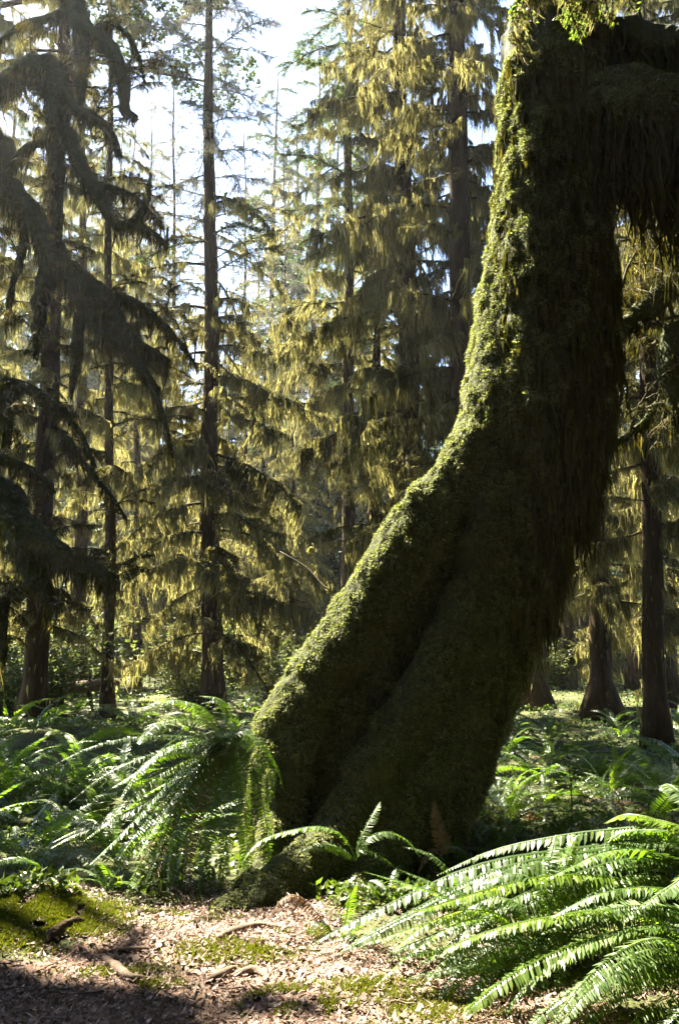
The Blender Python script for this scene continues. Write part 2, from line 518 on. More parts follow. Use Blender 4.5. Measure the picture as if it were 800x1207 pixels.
class Field:
    def __init__(self, lo, hi, h):
        self.lo, self.h = np.array(lo, float), h
        self.n = np.ceil((np.array(hi) - self.lo) / h).astype(int) + 1
        self.ax = [self.lo[i] + h * np.arange(self.n[i]) for i in range(3)]
        self.f = np.full(self.n, 0.6, np.float32)

    def capsule(self, a, b, ra, rb, k=0.12, m=0.3):
        a, b = np.array(a, float), np.array(b, float)
        r = max(ra, rb) + m
        s = []
        for i in range(3):
            i0 = int(np.clip((min(a[i], b[i]) - r - self.lo[i]) / self.h, 0, self.n[i] - 1))
            i1 = int(np.clip((max(a[i], b[i]) + r - self.lo[i]) / self.h + 1, 1, self.n[i]))
            s.append(slice(i0, max(i1, i0 + 1)))
        px = self.ax[0][s[0]][:, None, None] - a[0]
        py = self.ax[1][s[1]][None, :, None] - a[1]
        pz = self.ax[2][s[2]][None, None, :] - a[2]
        d = b - a
        t = np.clip((px * d[0] + py * d[1] + pz * d[2]) / (d @ d), 0, 1)
        dist = np.sqrt((px - d[0] * t) ** 2 + (py - d[1] * t) ** 2 + (pz - d[2] * t) ** 2) - (ra + (rb - ra) * t)
        self.f[tuple(s)] = smin(self.f[tuple(s)], dist, k)

    def chain(self, rows, k=0.12, n=None):
        p = spline(rows, n or (len(rows) * 3))
        for i in range(len(p) - 1):
            self.capsule(p[i, :3], p[i + 1, :3], p[i, 3], p[i + 1, 3], k)

    def surface(self):
        f = self.f
        s = f < 0
        a = s[:-1, :-1, :-1]
        allin, anyin = a.copy(), a.copy()
        corners = [(i, j, k) for i in (0, 1) for j in (0, 1) for k in (0, 1)]
        sl_ = lambda c: tuple(slice(o, self.n[i] - 1 + o) for i, o in enumerate(c))
        for c in corners:
            allin &= s[sl_(c)]; anyin |= s[sl_(c)]
        act = np.argwhere(anyin & ~allin)
        vid = np.full(self.n - 1, -1, np.int64)
        vid[tuple(act.T)] = np.arange(len(act))
        acc = np.zeros((len(act), 3)); cnt = np.zeros(len(act))
        for c0 in corners:
            for axn in range(3):
                if c0[axn] == 1:
                    continue
                c1 = list(c0); c1[axn] = 1
                f0 = f[tuple((act + c0).T)]; f1 = f[tuple((act + c1).T)]
                x = (f0 < 0) != (f1 < 0)
                t = np.where(x, f0 / np.where(f0 == f1, 1, f0 - f1), 0)
                pt = np.array(c0, float)[None] + t[:, None] * (np.array(c1) - np.array(c0))[None]
                acc += pt * x[:, None]; cnt += x
        v = self.lo + self.h * (act + acc / cnt[:, None])
        Q = []
        for axn in range(3):
            o = [1, 1, 1]; o[axn] = 0
            A = s[tuple(slice(1 if i != axn else 0, self.n[i] - 1) for i in range(3))]
            Bs = [slice(1, self.n[i] - 1) for i in range(3)]; Bs[axn] = slice(1, self.n[axn])
            B_ = s[tuple(Bs)]
            ch = np.argwhere(A != B_)
            inn = A[tuple(ch.T)]
            base = ch + np.array(o)
            u_, w_ = [(1, 2), (2, 0), (0, 1)][axn]
            e1 = np.zeros(3, int); e1[u_] = 1
            e2 = np.zeros(3, int); e2[w_] = 1
            g_ = lambda off: vid[tuple((base + off).T)]
            qd = np.stack([g_(-e1 - e2), g_(-e2), g_(0 * e1), g_(-e1)], 1)
            qd[~inn] = qd[~inn][:, ::-1]
            Q.append(qd)
        Q = np.concatenate(Q)
        Q = Q[(Q >= 0).all(1)]
        return v, Q


def vnormals(v, q):
    nf = np.cross(v[q[:, 2]] - v[q[:, 0]], v[q[:, 3]] - v[q[:, 1]])
    nv = np.zeros_like(v)
    for k in range(4):
        np.add.at(nv, q[:, k], nf)
    return nv / (np.linalg.norm(nv, axis=1)[:, None] + 1e-12)


def sample_quads(v, q, dens, rng, mask=None):
    nf = 0.5 * np.cross(v[q[:, 2]] - v[q[:, 0]], v[q[:, 3]] - v[q[:, 1]])
    ar = np.linalg.norm(nf, axis=1)
    wgt = ar * (mask if mask is not None else 1)
    n = int(wgt.sum() * dens)
    i = rng.choice(len(q), n, p=wgt / wgt.sum())
    a, b = rng.uniform(0, 1, (2, n, 1))
    Qv = v[q[i]]
    p = (Qv[:, 0] * (1 - a) + Qv[:, 1] * a) * (1 - b) + (Qv[:, 3] * (1 - a) + Qv[:, 2] * a) * b
    return p, nf[i] / (ar[i][:, None] + 1e-12)


def A4(px, py, Y, r):
    return (*at(px, py, Y), r)


fld = Field((-1.6, 3.9, -0.35), (3.3, 7.2, 6.6), 0.03)
# main stem
fld.chain([A4(655, -260, 6.25, .40), A4(652, 0, 6.1, .40), A4(647, 200, 6.05, .42), A4(640, 340, 6.0, .46), A4(630, 470, 6.0, .49), A4(600, 600, 6.0, .42), A4(574, 760, 6.0, .31), A4(530, 900, 6.0, .26), A4(490, 1010, 6.0, .28)])
# left flying buttress, with fins below it down to the ground
fld.chain([A4(612, 350, 5.97, .27), A4(585, 480, 5.88, .22), A4(546, 556, 5.82, .20), A4(504, 616, 5.77, .20), A4(467, 670, 5.74, .19), A4(426, 731, 5.73, .18), A4(387, 788, 5.72, .17), A4(355, 832, 5.72, .16), A4(333, 875, 5.73, .16), A4(326, 960, 5.74, .17), A4(322, 1040, 5.75, .2)], .1)
fld.chain([A4(590, 540, 6.05, .26), A4(520, 650, 5.93, .24), A4(460, 760, 5.87, .22), A4(405, 870, 5.82, .22), A4(365, 1000, 5.8, .22)], .1)
fld.chain([A4(590, 600, 6.1, .28), A4(530, 760, 5.95, .28), A4(470, 880, 5.86, .28), A4(430, 1000, 5.8, .28)], .1)
# second ridge, running forward to a root on the path
fld.chain([A4(628, 470, 5.9, .26), A4(600, 560, 5.76, .20), A4(570, 630, 5.68, .17), A4(556, 700, 5.62, .17), A4(526, 780, 5.52, .16), A4(484, 850, 5.45, .17), A4(442, 920, 5.42, .17), A4(406, 982, 5.34, .17), A4(362, 1028, 5.16, .14), A4(320, 1058, 4.95, .095), A4(286, 1072, 4.8, .06), A4(255, 1085, 4.75, .04)], .08)
fld.chain([A4(605, 560, 5.9, .3), A4(570, 740, 5.72, .24), A4(520, 880, 5.62, .24), A4(472, 980, 5.5, .22), A4(432, 1050, 5.42, .18)], .1)
fld.chain([A4(610, 640, 5.85, .3), A4(566, 790, 5.78, .21), A4(520, 900, 5.7, .18), A4(480, 990, 5.6, .17), A4(465, 1050, 5.55, .17)], .09)
# lesser folds and root ridges on the front
fld.chain([A4(440, 860, 5.72, .12), A4(412, 930, 5.66, .12), A4(388, 985, 5.58, .13), A4(372, 1040, 5.46, .11)], .12)
fld.chain([A4(575, 740, 5.58, .10), A4(540, 830, 5.46, .10), A4(495, 920, 5.36, .10), A4(458, 1000, 5.24, .09), A4(430, 1062, 5.0, .06), A4(418, 1090, 4.8, .04)], .09)
fld.chain([A4(610, 700, 5.72, .11), A4(592, 800, 5.72, .10), A4(556, 900, 5.62, .11), A4(525, 985, 5.45, .09), A4(512, 1040, 5.2, .05)], .09)
fld.chain([A4(380, 800, 5.62, .08), A4(352, 880, 5.56, .09), A4(335, 960, 5.5, .10), A4(310, 1030, 5.3, .07), A4(285, 1050, 5.1, .04)], .09)
# right side and back roots
fld.chain([A4(610, 700, 6.1, .2), A4(588, 800, 6.2, .16), A4(556, 880, 6.25, .15), A4(525, 960, 6.3, .16)], .1)
fld.chain([A4(590, 700, 6.4, .25), A4(545, 850, 6.7, .22), A4(510, 940, 6.9, .2)], .1)
# swellings of moss on the stem and the drape at its right side
for a in [(690, 330, 5.92, .16, 690, 480, 5.9, .15), (690, 480, 5.9, .15, 676, 620, 5.88, .10), (500, 1000, 5.75, .12, 540, 1035, 5.3, .04), (430, 1030, 5.3, .12, 400, 1075, 4.75, .04), (622, 300, 5.97, .16, 612, 420, 5.93, .17), (672, 260, 5.86, .14, 672, 400, 5.80, .17),
          (668, 120, 5.92, .15, 662, 250, 5.92, .12), (700, 300, 6.0, .17, 704, 420, 5.95, .16), (640, 420, 5.6, .15, 650, 560, 5.62, .14), (690, 150, 5.85, .2, 692, 330, 5.85, .14)]:
    fld.capsule(at(*a[0:3]), at(*a[4:7]), a[3], a[7], .10)
# the great limb to the right
fld.chain([A4(665, 190, 6.05, .36), A4(715, 150, 5.95, .33), A4(765, 150, 5.85, .30), A4(830, 165, 5.75, .27), A4(910, 190, 5.6, .24)], .16)
fld.chain([A4(680, 10, 6.1, .2), A4(740, 50, 6.0, .15), A4(800, 62, 5.9, .13), A4(890, 50, 5.8, .12)], .1)
tv, tq = fld.surface()
nv = vnormals(tv, tq)
d = 0.026 * fbm(tv * np.array([2.6, 2.6, 1.0]), 31, 3) + 0.026 * fbm(tv * np.array([9, 9, 5]), 44, 3) + .012 * noise3(tv * 24, 51)
tv = tv + nv * d[:, None]
BASE = np.array([*at(540, 1000, 5.9)[:2], 0.0]); BASE[2] = gz(BASE[0], BASE[1])
big = thing('mossy_tree', 'giant leaning tree trunk smothered in moss with a sweeping sunlit buttress root', 'tree', BASE)
# stem, limb and buttresses are one continuous body
link('trunk', Geo().add(tv - BASE, tq).mesh('great_trunk', M_MOSSBODY), big)
nv = vnormals(tv, tq)
rt = np.random.default_rng(11)
fc = tv[tq].mean(1); fn = nv[tq[:, 0]]
mask = (0.06 + 0.94 * (fn[:, 1] < 0.4)) * (fc[:, 2] > -0.05) * (fc[:, 2] < 6.3)
p, nn = sample_quads(tv, tq, 7200, rt, mask)
cl = np.clip(1.1 + 0.9 * fbm(p * 9, 77, 2), .35, 2.6)
link('moss', Geo().add(*tufts(p - BASE, nn, rt.uniform(.010, .024, len(p)) * cl, rt, 3, .5, True)).mesh('great_trunk_moss', M_MOSSTUFT, False), big, kind='stuff')
# hanging moss: under the limb and down the right of the stem
g = Geo()
lm = (fn[:, 2] < -0.1) & (fc[:, 0] > 1.95) & (fc[:, 2] > 3.0)
p, nn = sample_quads(tv, tq, 800, rt, lm.astype(float))
# beards hang lowest near the far end of the limb
L_ = rt.uniform(.15, .75, len(p)) * np.interp(p[:, 0], [2.0, 2.25, 2.45, 2.7, 3.3], [.5, .45, .9, 1.7, 2.2])
g.add(*strands(p - BASE, np.minimum(L_ * rt.lognormal(-.1, .4, len(p)), 1.0), rt.uniform(.012, .045, len(p)), rt, 5, .06))
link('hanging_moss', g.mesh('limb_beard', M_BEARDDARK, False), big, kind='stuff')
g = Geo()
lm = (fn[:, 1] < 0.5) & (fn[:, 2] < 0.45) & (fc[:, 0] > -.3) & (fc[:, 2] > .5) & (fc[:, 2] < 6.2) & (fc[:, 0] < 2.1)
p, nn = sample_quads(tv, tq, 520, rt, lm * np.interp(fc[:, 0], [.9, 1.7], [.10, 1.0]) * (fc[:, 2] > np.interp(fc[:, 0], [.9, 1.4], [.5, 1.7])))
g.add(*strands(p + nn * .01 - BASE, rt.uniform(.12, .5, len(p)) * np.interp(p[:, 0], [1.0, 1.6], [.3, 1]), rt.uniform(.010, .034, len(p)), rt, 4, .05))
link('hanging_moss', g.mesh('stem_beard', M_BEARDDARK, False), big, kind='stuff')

# ------------------------------------------------------------------ mossy limbs of the two maples beside the frame
def limb_geo(rows, n=26, sides=12, lump=.3, seed=0):
    p = spline(rows, n)
    return p, tube(p[:, :3], p[:, 3], sides, lump, seed, 5.0)


LIMBS = []


def mossy_limb(parent, name, rows, seed, beard=1.0, blen=.28, tuft=2600, base=None):
    rng = np.random.default_rng(seed)
    p, (v, q, t) = limb_geo(rows, max(14, len(rows) * 6), 12, .32, seed)
    o = link(name, Geo().add(v - base, q, t).mesh(name, M_MOSSBODY), parent)
    pts, nn = sample_quads(v, q, tuft, rng)
    g = Geo().add(*tufts(pts - base, nn, rng.uniform(.016, .040, len(pts)) * np.clip(1.1 + .8 * noise3(pts * 11, seed), .4, 2.2), rng, 3, .8, True))
    link('moss', g.mesh('limb_moss', M_LIMBMOSS, False), o, kind='stuff')
    ln = np.linalg.norm(np.diff(p[:, :3], axis=0), axis=1).sum()
    m = int(ln * 230 * beard)
    if m:
        pp = spline(p, m * 2)[rng.permutation(m * 2)[:m]]
        r = pp[:, 3]
        a = pp[:, :3] + np.stack([rng.normal(0, .45, m) * r, rng.normal(0, .45, m) * r, -r * rng.uniform(.2, .9, m)], 1)
        clump = np.clip(.75 + .9 * noise3(pp[:, :3] * 6, seed), .15, 2)
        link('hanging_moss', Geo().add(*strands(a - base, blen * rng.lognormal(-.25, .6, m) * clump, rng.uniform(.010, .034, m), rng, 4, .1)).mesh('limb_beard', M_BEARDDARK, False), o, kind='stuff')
    LIMBS.append((parent, base, p))
    return o


mb = np.array([-9.6, 12.1, 0.0]); mb[2] = gz(mb[0], mb[1])
maple = thing('maple_tree', 'dark mossy maple limbs drooping in from the left edge', 'tree', mb)
p, (v, q, t) = limb_geo([(*mb, .42), (-9.6, 12.1, 1.7, .40), (-9.5, 12.0, 4.6, .36), (-9.65, 12.0, 8.5, .32), (-9.5, 11.9, 12.0, .2)], 30, 14, .25, 3)
link('trunk', Geo().add(v - mb, q, t).mesh('maple_trunk', M_MOSSBODY), maple)


def AM(px, py, Y, r):
    return A4(px, py, Y * 1.78, r * 1.48)


ml = [
    # from the left edge, humped, its moss hanging low
    ([(-9.5, 12.0, 8.64, .16), AM(-40, 112, 7.2, .11), AM(12, 95, 7.1, .11), AM(42, 80, 7.05, .13), AM(60, 84, 7.0, .14), AM(66, 115, 7.0, .13), AM(66, 190, 7.0, .10), AM(68, 270, 7.0, .055)], 1.2, .32),
    ([AM(60, 100, 7.0, .08), AM(78, 112, 6.95, .07), AM(92, 130, 6.9, .06), AM(112, 140, 6.9, .06), AM(132, 160, 6.9, .045), AM(142, 185, 6.9, .03)], 1.0, .25),
    # drooping limb from the top
    ([AM(80, -60, 7.4, .14), AM(86, 0, 7.3, .13), AM(100, 32, 7.2, .12), AM(122, 50, 7.15, .11), AM(138, 70, 7.1, .10), AM(146, 100, 7.1, .085), AM(148, 130, 7.1, .06), AM(162, 138, 7.1, .02)], .8, .22),
    ([AM(98, 30, 7.25, .10), AM(98, 70, 7.25, .09), AM(96, 110, 7.25, .05), AM(92, 130, 7.25, .02)], .6, .2),
    # long diagonal limb
    ([(-9.5, 12.0, 7.10, .2), AM(-20, 170, 7.2, .15), AM(4, 215, 7.1, .14), AM(24, 240, 7.05, .14), AM(48, 272, 7.0, .15), AM(66, 303, 7.0, .14), AM(92, 325, 6.95, .11), AM(118, 345, 6.9, .10), AM(136, 368, 6.9, .075), AM(158, 400, 6.9, .05), AM(200, 425, 6.9, .02)], 1.3, .34),
    ([AM(62, 300, 7.0, .12), AM(52, 340, 7.0, .10), AM(46, 380, 7.0, .07), AM(42, 420, 7.0, .03)], 1.2, .25),
    ([AM(84, 335, 6.95, .07), AM(108, 378, 6.95, .07), AM(140, 402, 6.9, .055), AM(165, 432, 6.9, .045), AM(188, 460, 6.9, .02)], 1.0, .25),
    ([AM(95, 370, 6.95, .06), AM(90, 420, 6.95, .06), AM(84, 465, 6.95, .02)], 1.0, .22),
    # branch ending in an upright antler
    ([AM(66, 130, 7.0, .10), AM(80, 160, 7.0, .09), AM(100, 205, 6.95, .085), AM(118, 235, 6.95, .07), AM(134, 262, 6.9, .045), AM(150, 264, 6.9, .045), AM(163, 255, 6.9, .05), AM(172, 235, 6.9, .04), AM(178, 205, 6.9, .012)], .8, .2),
    ([AM(160, 260, 6.9, .05), AM(172, 270, 6.9, .05), AM(186, 278, 6.9, .03), AM(196, 288, 6.9, .02), AM(198, 268, 6.9, .01)], .8, .15),
    # low limb reaching over the ferns
    ([(-9.5, 12.0, 3.86, .2), AM(-30, 575, 7.0, .19), AM(10, 610, 6.9, .19), AM(40, 635, 6.8, .17), AM(70, 655, 6.75, .13), AM(100, 668, 6.7, .09), AM(122, 675, 6.7, .07), AM(139, 683, 6.7, .035)], 1.4, .2),
    ([AM(20, 640, 6.85, .12), AM(50, 690, 6.8, .10), AM(60, 715, 6.8, .03)], 1.6, .22),
    ([(-9.5, 12.0, 5.09, .12), AM(-20, 470, 7.1, .09), AM(10, 510, 7.05, .05)], 1.0, .2),
    ([(-9.5, 12.0, 3.09, .12), AM(-30, 700, 6.9, .1), AM(-5, 720, 6.8, .09), AM(6, 770, 6.8, .03)], 1.4, .2),
    ([AM(74, 510, 7.6, .03), AM(82, 520, 7.5, .045), AM(98, 545, 7.5, .035), AM(128, 580, 7.5, .022), AM(150, 612, 7.5, .01)], .9, .15),
    # thinner arching side limbs
    ([AM(110, 40, 7.1, .05), AM(128, 28, 7.1, .045), AM(150, 40, 7.1, .035), AM(165, 70, 7.1, .02), AM(170, 96, 7.1, .008)], 1.2, .2),
    ([AM(70, 160, 7.0, .05), AM(40, 170, 7.0, .045), AM(15, 190, 7.0, .03), AM(-10, 225, 7.0, .01)], 1.2, .22),
    ([AM(105, 215, 6.95, .045), AM(132, 222, 6.95, .04), AM(158, 232, 6.95, .03), AM(190, 262, 6.95, .01)], 1.2, .16),
    ([AM(120, 345, 6.95, .05), AM(150, 352, 6.95, .045), AM(182, 372, 6.95, .035), AM(212, 402, 6.95, .02), AM(232, 432, 6.95, .008)], 1.3, .18),
    ([AM(30, 245, 7.05, .05), AM(28, 290, 7.0, .05), AM(14, 340, 7.0, .04), AM(8, 385, 7.0, .012)], 1.3, .24),
    ([AM(-30, 440, 7.1, .06), AM(20, 452, 7.05, .05), AM(60, 470, 7.0, .04), AM(92, 505, 7.0, .03), AM(112, 548, 7.0, .01)], 1.3, .2),
    ([AM(-30, 540, 7.0, .06), AM(10, 545, 7.0, .05), AM(42, 556, 7.0, .035), AM(66, 580, 7.0, .01)], 1.3, .18),
    ([AM(165, 425, 6.9, .04), AM(182, 460, 6.9, .035), AM(196, 500, 6.9, .02), AM(204, 536, 6.9, .008)], 1.2, .16),
    ([AM(100, 0, 7.25, .06), AM(60, 20, 7.25, .05), AM(25, 30, 7.25, .04), AM(-15, 60, 7.25, .02)], 1.3, .22),
]
for i, (rows, bd, bl) in enumerate(ml):
    mossy_limb(maple, 'limb', rows, 100 + i, bd, bl, base=mb)

rb = np.array([3.75, 7.6, 0.0]); rb[2] = gz(rb[0], rb[1])
rtree = thing('maple_tree', 'dark mossy maple limbs rising in from the right edge', 'tree', rb)
p, (v, q, t) = limb_geo([(*rb, .42), (3.8, 7.6, 1.5, .32), (3.75, 7.5, 3.0, .30), (3.9, 7.5, 5.0, .26), (3.8, 7.4, 6.6, .2)], 30, 14, .25, 8)
link('trunk', Geo().add(v - rb, q, t).mesh('maple_trunk', M_MOSSBODY), rtree)
rl = [
    ([(3.8, 7.55, 5.2, .13), A4(850, 270, 7.4, .13), A4(812, 318, 7.3, .13), A4(785, 345, 7.2, .12), A4(755, 370, 7.1, .11), A4(732, 385, 7.05, .08), A4(716, 402, 7.0, .03)], 1.2, .13),
    ([A4(745, 372, 7.1, .03), A4(733, 350, 7.1, .022), A4(718, 322, 7.1, .012)], .6, .1),
    ([(3.8, 7.55, 4.2, .16), A4(840, 400, 7.3, .17), A4(800, 400, 7.2, .16), A4(794, 440, 7.2, .15), A4(794, 490, 7.2, .05)], 1.4, .15),
    ([(3.8, 7.55, 3.4, .1), A4(830, 520, 7.5, .06), A4(780, 478, 7.6, .05), A4(756, 500, 7.6, .04), A4(720, 524, 7.6, .015)], 1.0, .10),
]
for i, (rows, bd, bl) in enumerate(rl):
    mossy_limb(rtree, 'limb', rows, 200 + i, bd, bl, base=rb)

# ------------------------------------------------------------------ branch kinds shared by the conifers
def branch_curve(L, droop, rise, n=14, rng=None):
    x = np.linspace(0, 1, n)
    z = rise * x - droop * x ** 2
    yv = 0.06 * L * np.cumsum(rng.normal(0, 1, n)) / n
    return np.stack([x * L, yv, z * L], 1)


def make_branch(seed, L=2.4, droop=.35, rise=.15, tw=10, twl=.8, mden=45, mlen=.22, needles=0, segs=4, r0=.036, wide=1.0, nl=1.0):
    rng = np.random.default_rng(seed)
    W, Mo, Ne = Geo(), Geo(), Geo()
    c = branch_curve(L, droop, rise, 14, rng)
    W.add(*tube(c, np.linspace(r0, .006, 14), 5, .25, seed))
    lines = [c]
    for i in range(tw):
        t = rng.uniform(.15, .97)
        k = t * 13
        a = c[int(k)] + (c[min(int(k) + 1, 13)] - c[int(k)]) * (k % 1)
        s = 1 if i % 2 else -1
        ang = rng.uniform(.5, 1.1) * s
        l = twl * rng.uniform(.4, 1.0) * (1.1 - .7 * t)
        x = np.linspace(0, 1, 6)
        dr = rng.uniform(.1, .6)
        p = a + np.stack([np.cos(ang) * x * l, np.sin(ang) * x * l, -dr * x ** 2 * l + rng.normal(0, .03, 6) * l], 1)
        W.add(*tube(p, np.linspace(.010, .003, 6), 3, 0, seed))
        lines.append(p)
    for p in lines:
        ln = np.linalg.norm(np.diff(p, axis=0), axis=1).sum()
        m = int(ln * mden) + 1
        if mden:
            q = spline(p, m * 2)[rng.permutation(m * 2)[:m]]
            cl = np.clip(.7 + 1.1 * noise3(q * 5 + seed, seed), .12, 2.2)
            q = q + rng.normal(0, .012, q.shape)
            Mo.add(*strands(q, mlen * np.minimum(rng.lognormal(-.1, .55, m) * cl, 2.4), wide * rng.uniform(.006, .024, m), rng, segs, .15))
        if needles:
            m = int(ln * needles)
            q = spline(p, max(m, 2))
            T = np.gradient(q, axis=0)
            T /= np.linalg.norm(T, axis=1)[:, None] + 1e-9
            sd = np.cross(T, [0, 0, 1.0])
            sgn = np.where(np.arange(len(q)) % 2, 1, -1)[:, None]
            d = T * .7 + sd * sgn * rng.uniform(.5, 1.2, (len(q), 1)) + rng.normal(0, .25, q.shape)
            d /= np.linalg.norm(d, axis=1)[:, None]
            l = rng.uniform(.05, .12, (len(q), 1)) * nl
            nrm = np.cross(d, rng.normal(0, .4, q.shape) + np.array([0, 0, 1.0]))
            nrm /= np.linalg.norm(nrm, axis=1)[:, None] + 1e-9
            ww = l * .16
            V = np.stack([q, q + d * l * .5 + nrm * ww, q + d * l, q + d * l * .5 - nrm * ww], 1)
            Ne.add(V.reshape(-1, 3), np.arange(len(q) * 4).reshape(-1, 4))
    return W, Mo, Ne


KIND = {}
spec = {
    'moss': [dict(L=2.5, droop=.55, rise=.10, tw=20, twl=.95, mden=105, mlen=.25)] * 6,
    'curtain': [dict(L=2.2, droop=.40, rise=.12, tw=20, twl=.85, mden=135, mlen=.42, wide=1.1)] * 5,
    'bare': [dict(L=2.0, droop=.22, rise=.20, tw=26, twl=.75, mden=60, mlen=.075, r0=.018)] * 5,
    'wisp': [dict(L=2.1, droop=.42, rise=.22, tw=36, twl=.62, mden=85, mlen=.085, r0=.018, wide=.6)] * 5,
    'twiglet': [dict(L=.75, droop=.45, rise=.35, tw=9, twl=.38, mden=170, mlen=.075, r0=.014, wide=.55)] * 5,
    'needle': [dict(L=2.4, droop=.45, rise=.18, tw=24, twl=.9, mden=20, mlen=.14, needles=95)] * 5,
}
for kname, lst in spec.items():
    for i, kw in enumerate(lst):
        raw = make_branch(1000 + 37 * i + 211 * len(kname), **kw)
        W, Mo, Ne = raw
        mw = W.mesh(kname + '_branch', M_GREYTWIG if kname in ('bare', 'wisp') else M_TWIG)
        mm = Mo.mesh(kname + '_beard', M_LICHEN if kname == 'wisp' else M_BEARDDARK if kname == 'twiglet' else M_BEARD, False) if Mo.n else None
        mn = Ne.mesh(kname + '_needles', M_NEEDLE, False) if Ne.n else None
        KIND.setdefault(kname, []).append((mw, mm, mn))


# where the sun comes through to: no branch grows across these beams
SUNV = np.array(sv)
BEAMS = [(at(590, 60, 6), .45), (at(587, 200, 6), .45), (at(572, 330, 6), .45), (at(548, 450, 5.9), .45), (at(505, 540, 5.8), .45), (at(455, 620, 5.8), .45), (at(400, 700, 5.75), .45), (at(345, 770, 5.75), .45), (at(305, 840, 5.7), .4),
         (at(720, 1080, 3.7), .6), (at(600, 1080, 3.8), .6), (at(700, 1160, 3.3), .5), (at(500, 1110, 3.9), .4), (ground(380, 1150), .4), (ground(250, 1130), .45), (ground(480, 1190), .4), (ground(50, 1085), .42), (at(215, 872, 5.2), .28),
         (at(780, 1020, 3.9), .5), (ground(670, 940), .4), (at(640, 690, 24), .8), (at(540, 640, 5.6), .15), (ground(640, 900), .3)]
BP, BR = np.array([b[0] for b in BEAMS]), np.array([b[1] for b in BEAMS])


def in_beam(p, r):
    d = np.asarray(p) - BP
    t = d @ SUNV
    dist = np.linalg.norm(d - t[:, None] * SUNV, axis=1)
    return bool(((dist < BR + r) & (t > 1.2)).any())


def add_branch(tree, kname, loc, az, tilt, sc, rng, roll=0.0):
    b0 = np.array(tree.location) + loc
    for f_ in (.4, 1.1, 1.8):
        if in_beam(b0 + sc * f_ * np.array([math.cos(az), math.sin(az), -.12 * f_]), .28 * sc):
            return None
    mw, mm, mn = KIND[kname][rng.integers(len(KIND[kname]))]
    Mx = Matrix.Translation(loc) @ Matrix.Rotation(az, 4, 'Z') @ Matrix.Rotation(-tilt, 4, 'Y') @ Matrix.Rotation(roll, 4, 'X') @ Matrix.Diagonal((sc, sc * rng.choice([-1, 1]), sc, 1))
    o = link('branch', mw, tree, Mx)
    if mm:
        link('hanging_moss', mm, o, kind='stuff')
    if mn:
        link('needles', mn, o, kind='stuff')
    return o


def conifer(name, label, px, py, Yd, H, r0, top_px=None, zb=(1.0, 99), nb=60, kinds=None, size=lambda u: 1 - .75 * u, tilt=lambda u: -.1, group=None, seed=0, flare=1.5, az_bias=None, mat=None, n_trunk=34):
    """a tree with its trunk standing where picture point (px, py) meets depth Yd"""
    rng = np.random.default_rng(seed)
    b = at(px, py, Yd)
    b[2] = gz(b[0], b[1]) - 0.03
    tree = thing(name, label, 'tree', b, group)
    # lean so that the stem passes top_px at the top of the frame
    leanx = 0.0
    if top_px is not None:
        tp = at(top_px, 0, Yd)
        leanx = (tp[0] - b[0]) / (tp[2] - b[2])
    z = np.linspace(0, H, n_trunk)
    wob = 0.05 * np.stack([fbm(np.stack([z * .35, 0 * z + s, 0 * z], 1), seed + s, 2) for s in (1, 2)], 1) * np.clip(z, 0, 1)[:, None]
    c = np.stack([leanx * z + wob[:, 0], wob[:, 1], z], 1)
    u = z / H
    rr = r0 * (1 - .88 * u) * (1 + (flare - 1) * np.exp(-z / .35))
    link('trunk', Geo().add(*tube(c, rr, 14, .16, seed, 4.0)).mesh('trunk', mat or M_BARK), tree)
    if Yd < 22:
        m = 420
        k = rng.uniform(0, .62, m) * n_trunk
        k0 = k.astype(int)
        th = rng.uniform(0, 2 * PI, m)
        pc = c[k0] + (c[np.minimum(k0 + 1, n_trunk - 1)] - c[k0]) * (k - k0)[:, None]
        pc = pc + np.stack([np.cos(th), np.sin(th), 0 * th], 1) * rr[k0][:, None]
        link('hanging_moss', Geo().add(*strands(pc, rng.lognormal(math.log(.13), .6, m), rng.uniform(.01, .04, m), rng, 3, .1)).mesh('stem_moss', M_BEARD, False), tree, kind='stuff')
    zt = at(px, 0, Yd)[2] + (2.0 if px < 400 else 5.0)
    z0, z1 = zb[0], min(zb[1], zt, H * .99)
    for i in range(nb):
        zz = z0 + (z1 - z0) * (i + rng.uniform(0, 1)) / nb
        uu = zz / H
        kn = kinds(uu, rng)
        az = i * 2.4 + rng.uniform(-.5, .5)
        if az_bias is not None and rng.uniform() < .5:
            az = rng.choice(az_bias) + rng.normal(0, .5)
        lc = [np.interp(zz, z, c[:, 0]), np.interp(zz, z, c[:, 1]), zz]
        add_branch(tree, kn, lc, az, tilt(uu) + rng.normal(0, .12), size(uu) * rng.uniform(.6, 1.15), rng, rng.normal(0, .15))
    return tree


def pick(*pairs):
    ks = [a for a, b in pairs]
    pr = np.array([b for a, b in pairs], float); pr /= pr.sum()
    return lambda rng: ks[rng.choice(len(ks), p=pr)]


# side branches of the maple limbs
rl_ = np.random.default_rng(15)
for parent, base, p in LIMBS:
    ln = np.linalg.norm(np.diff(p[:, :3], axis=0), axis=1).sum()
    for k in range(int(ln * 3.5) + 2):
        q_ = p[int(rl_.uniform(.2, .98) * (len(p) - 1))]
        add_branch(parent, 'twiglet', q_[:3] - base, rl_.uniform(0, 2 * PI), rl_.normal(.1, .5), rl_.uniform(.45, 1.3), rl_, rl_.normal(0, .3))

mossy = pick(('moss', 5), ('curtain', 3), ('bare', 1))
heavy = pick(('curtain', 5), ('moss', 3), ('bare', 1))
light = pick(('bare', 4), ('moss', 2), ('needle', 1))
bare = pick(('bare', 1),)
wispy = pick(('wisp', 6), ('bare', 1))
leafy = pick(('needle', 3), ('moss', 1), ('bare', 1))

